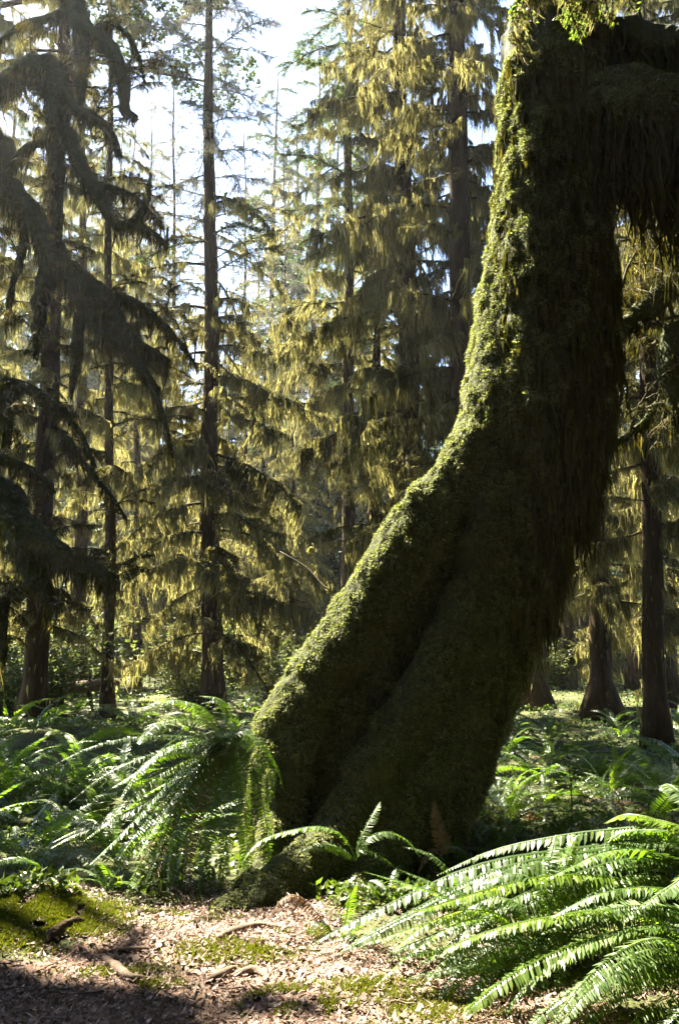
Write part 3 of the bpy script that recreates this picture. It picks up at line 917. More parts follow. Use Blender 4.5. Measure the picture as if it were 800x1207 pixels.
# left, dark stem close to the maple
conifer('spruce_tree', 'dark slender spruce rising behind the drooping maple limbs, its foot among ferns', 38, 868, 13.6, 26, .20, 76, (1.6, 99), 95, lambda u, r: (mossy if u < .2 else heavy)(r), lambda u: .5 - .2 * u, lambda u: -.05, None, 21)
conifer('spruce_tree', 'thin dark spruce stem between the fallen log and the tall central spruce', 92, 832, 21, 24, .19, 100, (1.2, 99), 40, lambda u, r: mossy(r), lambda u: .8 - .5 * u, lambda u: -.1, None, 22)
# the tall spruce left of the buttress
conifer('spruce_tree', 'tall straight spruce with drooping golden moss branches and a bare upper stem', 250, 832, 17.5, 23, .25, 245, (1.0, 99), 135,
        lambda u, r: (mossy if u < .40 else light if u < .52 else wispy)(r), lambda u: (1.0 - .1 * u) if u < .8 else max(.3, .92 - 2.5 * (u - .8)), lambda u: -.05 + .15 * u, None, 23, 1.35, n_trunk=44)
# mossy conifers behind the great trunk
conifer('hemlock_tree', 'mossy hemlock curtained with hanging moss just left of the giant trunk', 497, 850, 13.5, 26, .20, 470, (2.2, 99), 150, lambda u, r: heavy(r), lambda u: .95 - .35 * u, lambda u: .0, None, 24)
conifer('hemlock_tree', 'short broken hemlock stump wrapped in moss behind the buttress crest', 446, 840, 15, 9.5, .22, 440, (1.5, 99), 34, lambda u, r: heavy(r), lambda u: .55, lambda u: .0, None, 25)
conifer('hemlock_tree', 'shaggy mossy hemlock touching the upper left edge of the giant trunk', 560, 850, 11.5, 25, .22, 536, (2.5, 99), 120, lambda u, r: heavy(r), lambda u: .72 - .2 * u, lambda u: .0, None, 26)
conifer('spruce_tree', 'needle-bearing spruce with drooping tips right of the bright sky gap', 410, 830, 20, 27, .2, 412, (6.5, 99), 80, lambda u, r: (heavy if u < .45 else leafy)(r), lambda u: 1.05 - .3 * u, lambda u: .05, None, 27)
# thin dead spruces in the bright gap
for i, (px, py, Yd, H) in enumerate([(205, 812, 27, 24), (288, 812, 31, 23), (335, 808, 36, 26), (178, 805, 38, 30)]):
    conifer('spruce_tree', ['wispy half-dead spruce just left of the tall spruce in the bright gap', 'wispy half-dead spruce just right of the tall spruce in the bright gap', 'wispy pale spruce at the right side of the bright gap', 'wispy pale spruce at the left side of the bright gap'][i], px, py, Yd, H, .13, px,
            (1.5, 99), 130, lambda u, r: (mossy if u < .25 else wispy)(r), lambda u: 1.45 - 1.0 * u, lambda u: .05, 'half-dead wispy spruces', 60 + i)
# right of the trunk
conifer('hemlock_tree', 'dark hemlock with a flared foot standing right of the giant trunk', 708, 822, 16.5, 25, .22, 700, (2.2, 99), 110, lambda u, r: heavy(r), lambda u: .85 - .3 * u, lambda u: -.05, None, 28, 2.2)
conifer('hemlock_tree', 'dark hemlock at the right edge with a root running along the ground', 782, 806, 17.5, 25, .22, 768, (1.8, 99), 100, lambda u, r: heavy(r), lambda u: .85 - .3 * u, lambda u: -.05, None, 29, 2.0)
conifer('hemlock_tree', 'broad dark hemlock foot half hidden by the giant trunk', 622, 800, 19, 24, .36, 628, (2.6, 99), 46, lambda u, r: heavy(r), lambda u: .85 - .3 * u, lambda u: -.05, None, 30, 1.8)
conifer('hemlock_tree', 'dark mossy hemlock close behind the right maple limbs', 772, 850, 12.0, 24, .17, 752, (3.0, 99), 110, lambda u, r: heavy(r), lambda u: .8 - .2 * u, lambda u: .0, None, 38)
for i, (px, py, Yd) in enumerate([(668, 790, 25), (745, 792, 24), (822, 800, 20)]):
    conifer('hemlock_tree', ['sunlit mossy hemlock seen through the gap right of the giant trunk', 'sunlit mossy hemlock between the two dark right hemlocks', 'mossy hemlock cut by the right picture edge'][i], px, py, Yd, 24, .2, px - 4, (.8, 99), 66, lambda u, r: mossy(r), lambda u: 1.0 - .4 * u, lambda u: -.1, 'farther mossy conifers', 40 + i)
conifer('hemlock_tree', 'shaggy mossy hemlock at the left edge behind the maple limbs', -75, 850, 17, 24, .2, -20, (1.8, 99), 75, lambda u, r: heavy(r), lambda u: .7 - .2 * u, lambda u: .0, None, 36)
conifer('hemlock_tree', 'dim mossy hemlock just right of the drooping maple limbs', 128, 840, 16.5, 22, .13, 128, (4.5, 99), 60, lambda u, r: mossy(r), lambda u: .75 - .3 * u, lambda u: .0, None, 37)
for i, (px, py, Yd) in enumerate([(160, 815, 26), (-10, 815, 19), (310, 815, 30), (345, 810, 27)]):
    conifer('hemlock_tree', ['golden mossy conifer between the dim hemlock and the tall spruce', 'golden mossy conifer at the left edge behind the fallen log', 'golden mossy conifer just right of the tall spruce', 'small golden mossy conifer beside the bare leaning branch'][i], px, py, Yd, [18, 24, 13, 9][i], .18, px + 4, (.8, 99), 64, lambda u, r: mossy(r), lambda u: 1.05 - .5 * u, lambda u: -.1, 'farther mossy conifers', 50 + i)

# ------------------------------------------------------------------ forest behind: trunk and crown, shared between alike trees
RAWFAR = {}
for kname, kw in [('moss', dict(L=2.5, droop=.55, rise=.10, tw=12, twl=1.0, mden=26, mlen=.26, wide=3.0, segs=2)), ('bare', dict(L=2.3, droop=.3, rise=.2, tw=18, twl=.8, mden=22, mlen=.14, r0=.018, wide=2.0, segs=2)),
                  ('needle', dict(L=2.4, droop=.45, rise=.15, tw=18, twl=1.0, mden=5, mlen=.2, needles=46, nl=2.2, wide=2, segs=2))]:
    RAWFAR[kname] = [make_branch(1500 + i, **kw) for i in range(4)]


def far_crown(seed, H, kinds, n, wid, z0):
    rng = np.random.default_rng(seed)
    g, ne = Geo(), Geo()
    for i in range(n):
        zz = z0 + (H * .98 - z0) * (i + rng.uniform(0, 1)) / n
        u = zz / H
        W, Mo, Ne = RAWFAR[kn := kinds(rng)][rng.integers(4)]
        sc = wid * (1 - .85 * u) * rng.uniform(.7, 1.2)
        Mx = Matrix.Translation((0, 0, zz)) @ Matrix.Rotation(i * 2.4 + rng.uniform(-.6, .6), 4, 'Z') @ Matrix.Rotation(rng.normal(.0, .12), 4, 'Y') @ Matrix.Diagonal((sc, sc, sc, 1))
        g.add_geo(W, Mx); g.add_geo(Mo, Mx)
        if Ne.n:
            ne.add_geo(Ne, Mx)
    return g, ne


FAR = []
for i, (H, kd, n, wid) in enumerate([(24, leafy, 80, 1.8), (28, leafy, 90, 2.0), (20, pick(('moss', 3), ('bare', 1), ('needle', 2)), 72, 1.7), (14, pick(('needle', 4), ('moss', 1)), 70, 1.7)]):
    g, ne = far_crown(300 + i, H, kd, n, wid, H * .06)
    z = np.linspace(0, H, 12)
    tm = Geo().add(*tube(np.stack([.1 * np.sin(z * .3 + i), .1 * np.cos(z * .2), z], 1), .24 * (1 - .9 * z / H), 8, .1, i)).mesh('far_trunk', M_BARK)
    FAR.append((H, tm, g.mesh('far_branches', M_BEARD, False), ne.mesh('far_needles', M_NEEDLE, False)))


MARKS = [(-30, 'the shaggy hemlock at the left edge'), (38, 'the dark slender spruce stem'), (92, 'the thin dark spruce'), (128, 'the dim mossy hemlock'), (190, 'the gap left of the tall spruce'), (250, 'the tall straight spruce'), (310, 'the gap right of the tall spruce'), (370, 'the bare leaning branch'),
         (446, 'the moss-wrapped stump'), (497, 'the curtained hemlock'), (560, 'the buttress crest'), (622, 'the broad dark hemlock foot'), (668, 'the hanging moss of the giant trunk'), (708, 'the flared hemlock'), (745, 'the gap between the two right hemlocks'), (782, 'the hemlock with the running root'), (830, 'the right edge hemlock')]


def where(px, Yd):
    m = min(MARKS, key=lambda a: abs(a[0] - px))
    rel = 'in line with' if abs(px - m[0]) < 12 else 'left of' if px < m[0] else 'right of'
    return rel + ' ' + m[1]


def far_tree(x, y, var, sc, rz, label, group):
    H, tm, bm_, nm = FAR[var]
    t = thing('background_tree', label, 'tree', (x, y, gz(x, y) - .05), group, rz)
    t.scale = (sc, sc, sc)
    link('trunk', tm, t)
    link('crown', bm_, t, kind='stuff')
    link('needles', nm, t, kind='stuff')


rf = np.random.default_rng(77)
placed = []
# tall trees that frame the gap of sky
for px, y, var, sc in [(-20, 50, 1, 1.6), (25, 56, 0, 1.8), (62, 48, 1, 1.5), (100, 58, 1, 1.7), (135, 52, 0, 1.6), (160, 66, 1, 1.7), (5, 66, 1, 1.8), (80, 70, 0, 2.0), (118, 76, 1, 2.0),
                       (318, 44, 1, 1.3), (345, 50, 0, 1.6), (372, 42, 1, 1.3), (300, 62, 0, 1.5), (400, 56, 1, 1.6), (440, 46, 1, 1.4), (335, 70, 1, 1.7), (180, 80, 1, 1.6)]:
    x = (px - 400) / F * y
    placed.append((x, y))
    far_tree(x, y, var, sc, px * .37, 'very tall hazy conifer ' + where(px, y), 'hazy background conifers')
for ring in ((28, 40, 17), (40, 55, 34), (55, 78, 56), (78, 120, 70)):
    for _ in range(ring[2]):
        for tr in range(30):
            y = rf.uniform(ring[0], ring[1])
            x = rf.uniform(-.56, .52) * y
            px = 400 + F * x / y
            if all((x - a) ** 2 + (y - b) ** 2 > (2.2 + y * .012) ** 2 for a, b in placed):
                break
        else:
            continue
        placed.append((x, y))
        var = int(rf.integers(4))
        sc = rf.uniform(.8, 1.25)
        if px < 190 and y < 52:
            sc = min(sc, 10.5 / FAR[var][0])
        elif 150 < px < 350:
            # lower trees under the open sky
            top = (0.36 if ring[0] < 55 else .44) * y
            sc = min(sc, max(.35, top / FAR[var][0]))
        elif ring[0] >= 55:
            sc *= 1.25
        lab = ('hazy ' if y > 55 else 'pale ') + ['slim', 'tall', 'mossy', 'bushy'][var] + ' background conifer ' + where(px, y)
        far_tree(x, y, var, sc, rf.uniform(0, 6.3), lab, 'hazy background conifers')

# leafy shrubs of the understorey
M_SHRUB = leaf_mat('shrub_leaf', [(0.0, (0.05, 0.068, 0.02)), (0.6, (0.08, 0.10, 0.035)), (1.0, (0.14, 0.15, 0.07))], 0.45, 0.6, 0.3, 1.5, (1, 1, .55))
shrubs = []
for i in range(3):
    r3 = np.random.default_rng(800 + i)
    st, lv = Geo(), Geo()
    for k in range(9):
        az, l = r3.uniform(0, 6.28), r3.uniform(.9, 1.7)
        x = np.linspace(0, 1, 7)
        p = np.stack([np.cos(az) * x ** 1.4 * l * .55, np.sin(az) * x ** 1.4 * l * .55, x * l - .25 * x ** 3], 1)
        st.add(*tube(p, np.linspace(.014, .004, 7), 4))
        m = 260
        q_ = p[r3.integers(1, 7, m)] + r3.normal(0, .17, (m, 3))
        q_[:, 2] = np.abs(q_[:, 2]) + .03
        nn = r3.normal(0, .6, (m, 3)); nn[:, 2] += 1; nn /= np.linalg.norm(nn, axis=1)[:, None]
        lv.add(*tufts(q_, nn, r3.uniform(.03, .07, m), r3, 3, .3))
    shrubs.append((st.mesh('shrub_stems', M_TWIG), lv.mesh('shrub_leaves', M_SHRUB, False)))
for i in range(26):
    for tr in range(30):
        y = rf.uniform(13, 34); x = rf.uniform(-.5, .5) * y
        px = 400 + F * x / y
        if not (420 < px < 600) and not (y < 18 and 100 < px < 420) and not (px > 590 and y < 25):
            break
    t = thing('shrub', 'yellow-green leafy shrub ' + where(px, y), 'shrub', (x, y, gz(x, y) - .03), 'understorey shrubs', rf.uniform(0, 6.3))
    sc = rf.uniform(.6, 1.6); t.scale = (sc * 1.2, sc * 1.2, sc)
    st, lv = shrubs[i % 3]
    link('stems', st, t); link('leaves', lv, t, kind='stuff')

# unseen forest conifers beside and behind the viewer, added to block sky light
for x, y, var, sc in [(-10, -4, 1, 1), (-5, -9, 0, 1), (0.5, -10.5, 1, 1.1), (6, -9, 0, 1), (10, -2, 1, 1), (10.5, 3, 0, 1), (-12.5, 2, 0, .95), (-1.5, -9, 1, 1.2), (3, -9, 0, 1.2), (8, -6, 1, 1.2), (-8, -6, 0, 1.2),
                      (11, 1, 0, 1.1), (12, -3, 1, 1), (11, 10, 0, 1.1), (-12, -2, 1, 1), (-5, -12, 1, 1.2), (6, -13, 0, 1.2), (14, 6, 1, 1.2), (-13, -9, 0, 1.2), (0, -15, 0, 1.3), (12, -11, 1, 1.2)]:
    far_tree(x, y, var, sc, x * 3 + y, 'tall unseen conifer added around the viewer to block sky light', 'added conifers around the viewer')

M_CANOPY = leaf_mat('canopy_leaf', [(0.0, (0.03, 0.05, 0.012)), (1.0, (0.07, 0.10, 0.025))], 0.25, 0.5, 0.3, 1.4, (1, 1, .3))


def leaf_clumps(g, c, rad, n, size, rng, clumps=60):
    cc = rng.normal(0, 1, (clumps, 3)); cc /= np.linalg.norm(cc, axis=1)[:, None]
    cc *= rng.uniform(.15, 1, (clumps, 1)) ** .4
    p = (cc[rng.integers(clumps, size=n)] + np.clip(rng.normal(0, .11, (n, 3)), -.2, .2)) * np.array(rad) + np.array(c)
    nn = rng.normal(0, .6, (n, 3)); nn[:, 2] += 1
    nn /= np.linalg.norm(nn, axis=1)[:, None]
    g.add(*tufts(p, nn, rng.uniform(.6, 1.2, n) * size, rng, 4, .3, True))


crown_me = []
for i in range(2):
    g = Geo(); leaf_clumps(g, (0, 0, 8), (4.6, 4.6, 6.5), 11000, .34, np.random.default_rng(610 + i), 90)
    crown_me.append(g.mesh('added_maple_crown', M_CANOPY, False))
z = np.linspace(0, 9, 12)
mtr = Geo().add(*tube(np.stack([.15 * np.sin(z), 0 * z, z], 1), .4 * (1 - .07 * z), 10, .2, 4)).mesh('maple_trunk', M_MOSSBODY)
for i, (x, y) in enumerate([(-7, -4.5), (0, -6.2), (6.5, -4.5), (9.5, 1.5), (-3.5, -11), (4, -12), (-12, -2), (13, -5), (-10.5, 3.2), (10.5, 7.5), (6.8, 0), (-8.2, -1), (-4, -7.0), (4.5, -7.5)]):  # unseen maples with dense crowns, added to darken the trunk face
    t = thing('maple_tree', 'broad unseen leafy maple added around the viewer to shade the scene', 'tree', (x, y, gz(x, y) - .05), 'added maples around the viewer', i * 1.3)
    link('trunk', mtr, t)
    link('crown', crown_me[i % 2], t, kind='stuff')
rc = np.random.default_rng(71)
# upper trunk, with an unseen crown added to screen light from above
up = spline([at(655, -190, 6.2), np.array([1.7, 5.6, 9.0]), np.array([2.2, 4.8, 11.5])], 12) - BASE
link('trunk', Geo().add(*tube(up, np.linspace(.42, .2, 12), 14, .2, 6)).mesh('great_upper_trunk', M_MOSSBODY), big)
g = Geo(); leaf_clumps(g, np.array([3.2, 2.6, 12.5]) - BASE, (4.6, 4.2, 2.4), 9000, .32, rc, 70)
leaf_clumps(g, np.array([-.5, -1.5, 13]) - BASE, (6.0, 3.2, 2.2), 11000, .34, rc, 90)
link('crown', g.mesh('great_shade_crown', M_CANOPY, False), big, kind='stuff')
# unseen leaf clumps added to the left maple, set sunward to cast shade
g = Geo()
def sunward(x, y, h):
    k = h / math.tan(R(SUN_EL))
    return np.array([x - math.sin(R(SUN_AZ)) * k, y + math.cos(R(SUN_AZ)) * k, h])


for (x, y, h), r_, n in [((-1.35, 3.42, 12.5), (.9, .40, .5), 520), ((-.72, 4.12, 12.5), (.42, .06, .25), 110), ((-.2, 3.5, 12.5), (.3, .07, .2), 60), ((-2.5, 6.2, 12.5), (.9, .8, .7), 1000), ((-4.0, 8.4, 12.5), (1.3, 1.0, .8), 700), ((-1.8, 5.5, 12.5), (.5, .35, .4), 420), ((-3.4, 7.2, 12.5), (.8, .8, .6), 600), ((-1.5, 3.75, 12.5), (.5, .2, .4), 200), ((-2.6, 7.6, 12.5), (.6, .5, .5), 260), ((-.52, 4.95, 12.5), (.34, .10, .2), 170), ((-1.1, 5.2, 12.5), (.4, .2, .3), 200)]:
    e = sunward(x, y, h)
    gg = Geo(); leaf_clumps(gg, e, r_, n, .15, rc, 26)
    v, q, t = gg.arrays()
    dd = v[t].mean(1)[:, None] - BP[None]
    al = dd @ SUNV
    t = t[(np.linalg.norm(dd - al[..., None] * SUNV, axis=2) > BR[None] * .75).all(1)]
    g.add(v[t].reshape(-1, 3) - mb, t=np.arange(len(t) * 3).reshape(-1, 3))
    c = spline([(-9.5, 11.9, 11.6), (e + [-9.5, 11.9, 11.0]) / 2 + [0, 0, .5], e - [0, 0, .2]], 14)
    link('limb', Geo().add(*tube(c - mb, np.linspace(.14, .03, 14), 9, .3, 5)).mesh('limb', M_MOSSBODY), maple)  # limb added to carry the shading clump
# further clumps added to shade the unseen trail and cut its bounce light
for (x, y) in [(-3.2, 1.4), (-1.6, 1.5), (0, 1.3), (1.6, 1.2), (3.2, 1.0), (-2.4, 0), (-.6, -.2), (1.2, -.2), (3.0, -.4), (-3.6, 2.6), (4.6, .4), (.6, 1.9), (-.8, 2.2)]:
    gg = Geo(); leaf_clumps(gg, sunward(x, y, 12.2), (1.25, .85, .6), 800, .17, rc, 34)
    v, q, t = gg.arrays()
    dd = v[t].mean(1)[:, None] - BP[None]
    al = dd @ SUNV
    ok_ = (np.linalg.norm(dd - al[..., None] * SUNV, axis=2) > BR[None] * .6 + .1).all(1)
    t = t[ok_]
    g.add(v[t].reshape(-1, 3) - mb, t=np.arange(len(t) * 3).reshape(-1, 3))
for x, y in [(-2.4, .8), (.8, .6), (3, .2)]:
    e = sunward(x, y, 12.0)
    c = spline([(-9.5, 11.9, 11.4), (e + [-9.5, 11.9, 12.2]) / 2 + [0, 0, .3], e], 16)
    link('limb', Geo().add(*tube(c - mb, np.linspace(.16, .03, 16), 9, .3, 5)).mesh('limb', M_MOSSBODY), maple)  # limb added beneath the trail-shading clumps
link('crown', g.mesh('left_shade_crown', M_CANOPY, False), maple, kind='stuff')

tb = np.array([-13.0, 19.5, 0.0]); tb[2] = gz(tb[0], tb[1])
tall = thing('maple_tree', 'tall leafy maple added beyond the top left to shade the right bank', 'tree', tb)
z = np.linspace(0, 21, 24)
link('trunk', Geo().add(*tube(np.stack([.2 * np.sin(z * .3), .1 * np.cos(z * .4), z], 1), .45 * (1 - .035 * z), 12, .2, 9)).mesh('tall_trunk', M_BARK), tall)
g = Geo()  # added crown, its clumps placed sunward so shade falls on the right bank
for (x, y, h), r_, n in [((3.0, 8.6, 19), (1.5, 1.1, .8), 1100), ((4.4, 9.6, 20), (1.6, 1.3, .8), 1300), ((5.6, 12.0, 19), (1.6, 1.4, .8), 600), ((2.6, 7.2, 18), (1.0, .8, .6), 700), ((3.2, 11.5, 20), (1.4, 1.2, .7), 600), ((6.6, 9.0, 21), (1.6, 1.4, .8), 1100), ((2.0, 10.0, 18), (.9, .9, .6), 300), ((4.6, 7.4, 20), (1.3, 1.0, .6), 900)]:
    e = sunward(x, y, h)
    gg = Geo(); leaf_clumps(gg, e, r_, n, .13, rc, 30)
    v, q, t = gg.arrays()
    tri = v[t]
    cen_ = tri.mean(1)
    dd = cen_[:, None] - BP[None]
    al = dd @ SUNV
    ok_ = (np.linalg.norm(dd - al[..., None] * SUNV, axis=2) > BR[None] + .1).all(1)
    t = t[ok_]
    g.add(tri[ok_].reshape(-1, 3) - tb, t=np.arange(len(t) * 3).reshape(-1, 3))
    c = spline([(-13, 19.5, h - 3), (e + [-13, 19.5, h - 2]) / 2 + [0, 0, .4], e - [0, 0, .2]], 14)
    link('limb', Geo().add(*tube(c - tb, np.linspace(.13, .03, 14), 7, .3, 5)).mesh('limb', M_BARK), tall)
link('crown', g.mesh('bank_shade_crown', M_CANOPY, False), tall, kind='stuff')

# ------------------------------------------------------------------ ferns
def frond_geo(c, W, pairs, rng, side=None, droop=.5, sweep=.25, stalk=.10):
    """one pinnate frond along curve c; W is the longest leaflet"""
    g = Geo()
    n = 30
    p = spline(c, n)
    ln = np.linalg.norm(np.diff(p, axis=0), axis=1).sum()
    g.add(*tube(p[::2], np.linspace(.0045, .0012, len(p[::2])) * max(.7, ln), 4))
    t = np.linspace(stalk, .995, pairs)
    q = spline(c, 400)[(t * 399).astype(int)]
    T = np.gradient(q, axis=0)
    T /= np.linalg.norm(T, axis=1)[:, None] + 1e-9
    if side is None:
        dv = p[-1] - p[0]
        side = np.array([-dv[1], dv[0], 0.0])
        if np.linalg.norm(side) < .12 * ln:
            side = np.array([1.0, .3, 0])
        side /= np.linalg.norm(side)
    sd = side - T * (T @ side)[:, None]
    sd /= np.linalg.norm(sd, axis=1)[:, None] + 1e-9
    Nn = np.cross(sd, T)
    Nn = Nn * np.sign(Nn[:, 2] + 1e-6)[:, None]
    roll = rng.normal(0, .25)
    prof = np.interp(t, [0, .12, .35, .6, .85, 1], [.55, .78, 1, .86, .42, .10]) * W
    sp = ln * (1 - stalk) / pairs
    for s in (-1, 1):
        pr = prof * rng.uniform(.86, 1.1, pairs) * (rng.uniform(0, 1, pairs) > .03)
        dr = droop + rng.normal(0, .13, pairs) + roll * s
        sw = sweep + rng.normal(0, .09, pairs)
        d = sd * (s * np.cos(sw))[:, None] + T * np.sin(sw)[:, None]
        b = q + T * (s * sp * .2)
        tipc = d * np.cos(dr)[:, None] - Nn * np.sin(dr)[:, None]
        midd = d * np.cos(dr * .45)[:, None] - Nn * np.sin(dr * .45)[:, None]
        wd = np.minimum(sp * .42, pr * .16 + .001)[:, None]
        tw = T + Nn * rng.normal(.10 * s, .2, pairs)[:, None]
        m1 = b + midd * (pr * .3)[:, None]
        m2 = b + midd * (pr * .32)[:, None] + tipc * (pr * .40)[:, None]
        tp = m2 + tipc * (pr * .30)[:, None] + T * (pr * .06)[:, None]
        V = np.stack([b, m1 - tw * wd, m1 + tw * wd, m2 - tw * wd * .8, m2 + tw * wd * .8, tp], 1)
        o = np.arange(pairs)[:, None] * 6
        g.add(V.reshape(-1, 3), o + np.array([[1, 3, 4, 2]]), np.concatenate([o + np.array([[0, 1, 2]]), o + np.array([[3, 5, 4]])]))
    return g


rn = np.random.default_rng(9)
FROND = []
for i in range(9):
    L = rn.uniform(.85, 1.15)
    s = np.linspace(0, 1, 8)
    e0, e1 = rn.uniform(.9, 1.25), rn.uniform(-.75, -.05)
    el = e0 + (e1 - e0) * s ** .8
    d = np.stack([np.cos(el), .12 * np.sin(s * 3 + i), np.sin(el)], 1) * L / 7
    c = np.vstack([[0, 0, 0], np.cumsum(d[:-1], 0)])
    g = frond_geo(c, rn.uniform(.075, .10), 42, rn, np.array([0, 1.0, 0]), rn.uniform(.15, .5))
    FROND.append((g.mesh('frond', M_FERN, False), g.mesh('frond_dry', M_FERNDRY, False), g.mesh('frond_young', M_FERNYOUNG, False)))


def fern(x, y, z, n, sc, rng, label, group=None, dry=0.1, young=0.0, tiltv=.0):
    f = thing('sword_fern', label, 'fern', (x, y, z), group)
    for i in range(n):
        k = FROND[rng.integers(len(FROND))]
        r = rng.uniform()
        me = k[1] if r < dry else k[2] if r < dry + young else k[0]
        tl = (-.9 if r < dry else 0) + rng.normal(tiltv, .22)
        s = sc * rng.uniform(.6, 1.1)
        Mx = Matrix.Rotation(i * 2.4 + rng.uniform(-.4, .4), 4, 'Z') @ Matrix.Rotation(-tl, 4, 'Y') @ Matrix.Rotation(rng.normal(0, .2), 4, 'X') @ Matrix.Diagonal((s, s, s, 1))
        o = link('frond', me, f, Mx)
        if r < dry:
            o['label'] = 'withered brown frond'


def hero_fern(label, crown, fronds, seed, group=None, fill=1):
    """a fern whose fronds follow measured arcs; each frond is (points, leaflet length, pairs, material)"""
    rng = np.random.default_rng(seed)
    cr = np.array(crown, float)
    f = thing('sword_fern', label, 'fern', cr, group)
    for fr in fronds:
        pts, W, pairs = fr[:3]
        mat = fr[3] if len(fr) > 3 else M_FERN
        kw = fr[4] if len(fr) > 4 else {}
        c = np.array(pts, float)
        pairs = int(pairs * 2.2)
        if np.linalg.norm(c[0] - cr) > .02:
            c = np.vstack([cr, c])
        for extra in range(fill):
            c2_ = c + (rng.normal(0, .035, 3) + np.outer(np.linspace(0, 1, len(c)), rng.normal(0, .13, 3)) + np.outer(np.linspace(0, 1, len(c)) ** 2, [0, 0, -rng.uniform(0, .12)]))
            r_ = rng.uniform()
            link('frond', frond_geo(c2_ - cr, W * rng.uniform(.75, 1.0), pairs, rng, **kw).mesh('hero_frond', M_FERNYOUNG if r_ < .15 else M_FERN, False), f)
        o = link('frond', frond_geo(c - cr, W, pairs, rng, **kw).mesh('hero_frond', mat, False), f)
        if mat is M_FERNDRY:
            o['label'] = 'withered brown frond'
    return f


def Pn(Y, *pts):
    """picture points at depths running linearly from Y[0] to Y[1]"""
    ys = np.linspace(Y[0], Y[1], len(pts))
    return [at(a, b, c) for (a, b), c in zip(pts, ys)]


# right foreground: big arching fronds that pour to the left
c1 = at(835, 1105, 3.95)
hero_fern('large sword fern in the lower right, its upper fronds arching left in full sun', c1, [
    (Pn((3.95, 3.9), (800, 1020), (740, 1005), (680, 1012), (615, 1022), (560, 1040), (500, 1070), (440, 1100), (402, 1122)), .115, 52, M_FERN, dict(stalk=.06)),
    (Pn((3.9, 3.75), (790, 1030), (735, 1018), (660, 1045), (605, 1072), (565, 1100), (532, 1130), (518, 1158)), .095, 46),
    (Pn((3.85, 3.7), (800, 1045), (760, 1035), (715, 1048), (680, 1075), (648, 1102)), .10, 36, M_FERNYOUNG),
    (Pn((3.8, 3.6), (800, 1068), (755, 1070), (700, 1093), (640, 1116), (590, 1142), (533, 1176)), .095, 48),
    (Pn((3.9, 4.1), (810, 1000), (760, 992), (700, 998), (650, 1008), (600, 1030)), .10, 38),
    (Pn((3.9, 4.2), (815, 990), (770, 965), (735, 960), (712, 970)), .09, 30, M_FERNYOUNG),
    (Pn((3.9, 3.8), (780, 1060), (700, 1050), (620, 1060), (550, 1085), (490, 1110), (455, 1125)), .085, 46),
    (Pn((3.8, 3.7), (770, 1080), (690, 1080), (610, 1118), (540, 1140), (468, 1156)), .08, 46),
], 1, fill=2)
c2 = at(880, 1190, 3.4)
hero_fern('sword fern at the bottom right corner with silvery sunlit fronds', c2, [
    (Pn((3.4, 3.35), (820, 1105), (760, 1090), (700, 1108), (650, 1135), (610, 1170), (590, 1205)), .09, 44),
    (Pn((3.35, 3.25), (830, 1140), (780, 1142), (735, 1160), (700, 1190), (680, 1220)), .085, 40),
    (Pn((3.3, 3.2), (835, 1175), (800, 1172), (760, 1190), (735, 1222)), .085, 34, M_FERNYOUNG),
    (Pn((3.4, 3.5), (830, 1090), (770, 1068), (700, 1075), (640, 1100)), .085, 40),
    (Pn((3.35, 3.1), (840, 1160), (790, 1120), (740, 1130), (690, 1170), (655, 1215)), .085, 42),
    (Pn((3.4, 3.45), (850, 1100), (810, 1040), (780, 1050), (730, 1085)), .08, 34),
], 2, fill=2)
c3 = at(640, 1150, 3.75)
hero_fern('low sword fern in the middle of the lower right fern bank', c3, [
    (Pn((3.75, 3.6), (610, 1105), (570, 1100), (530, 1125), (500, 1160)), .07, 34),
    (Pn((3.75, 3.4), (620, 1110), (590, 1120), (560, 1160), (545, 1200)), .07, 34),
    (Pn((3.75, 3.9), (630, 1090), (600, 1060), (560, 1065), (520, 1095)), .07, 34),
    (Pn((3.75, 3.5), (650, 1110), (655, 1100), (660, 1140), (650, 1190)), .07, 30),
    (Pn((3.75, 3.9), (660, 1100), (690, 1060), (720, 1060), (750, 1080)), .07, 30),
    (Pn((3.75, 3.6), (650, 1110), (690, 1100), (720, 1130), (735, 1170)), .07, 30),
    (Pn((3.75, 3.9), (640, 1090), (660, 1030), (672, 1000), (680, 985)), .065, 28, M_FERNYOUNG),
    (Pn((3.75, 3.8), (610, 1100), (560, 1060), (510, 1040), (468, 1024)), .05, 30),
], 3, fill=2)
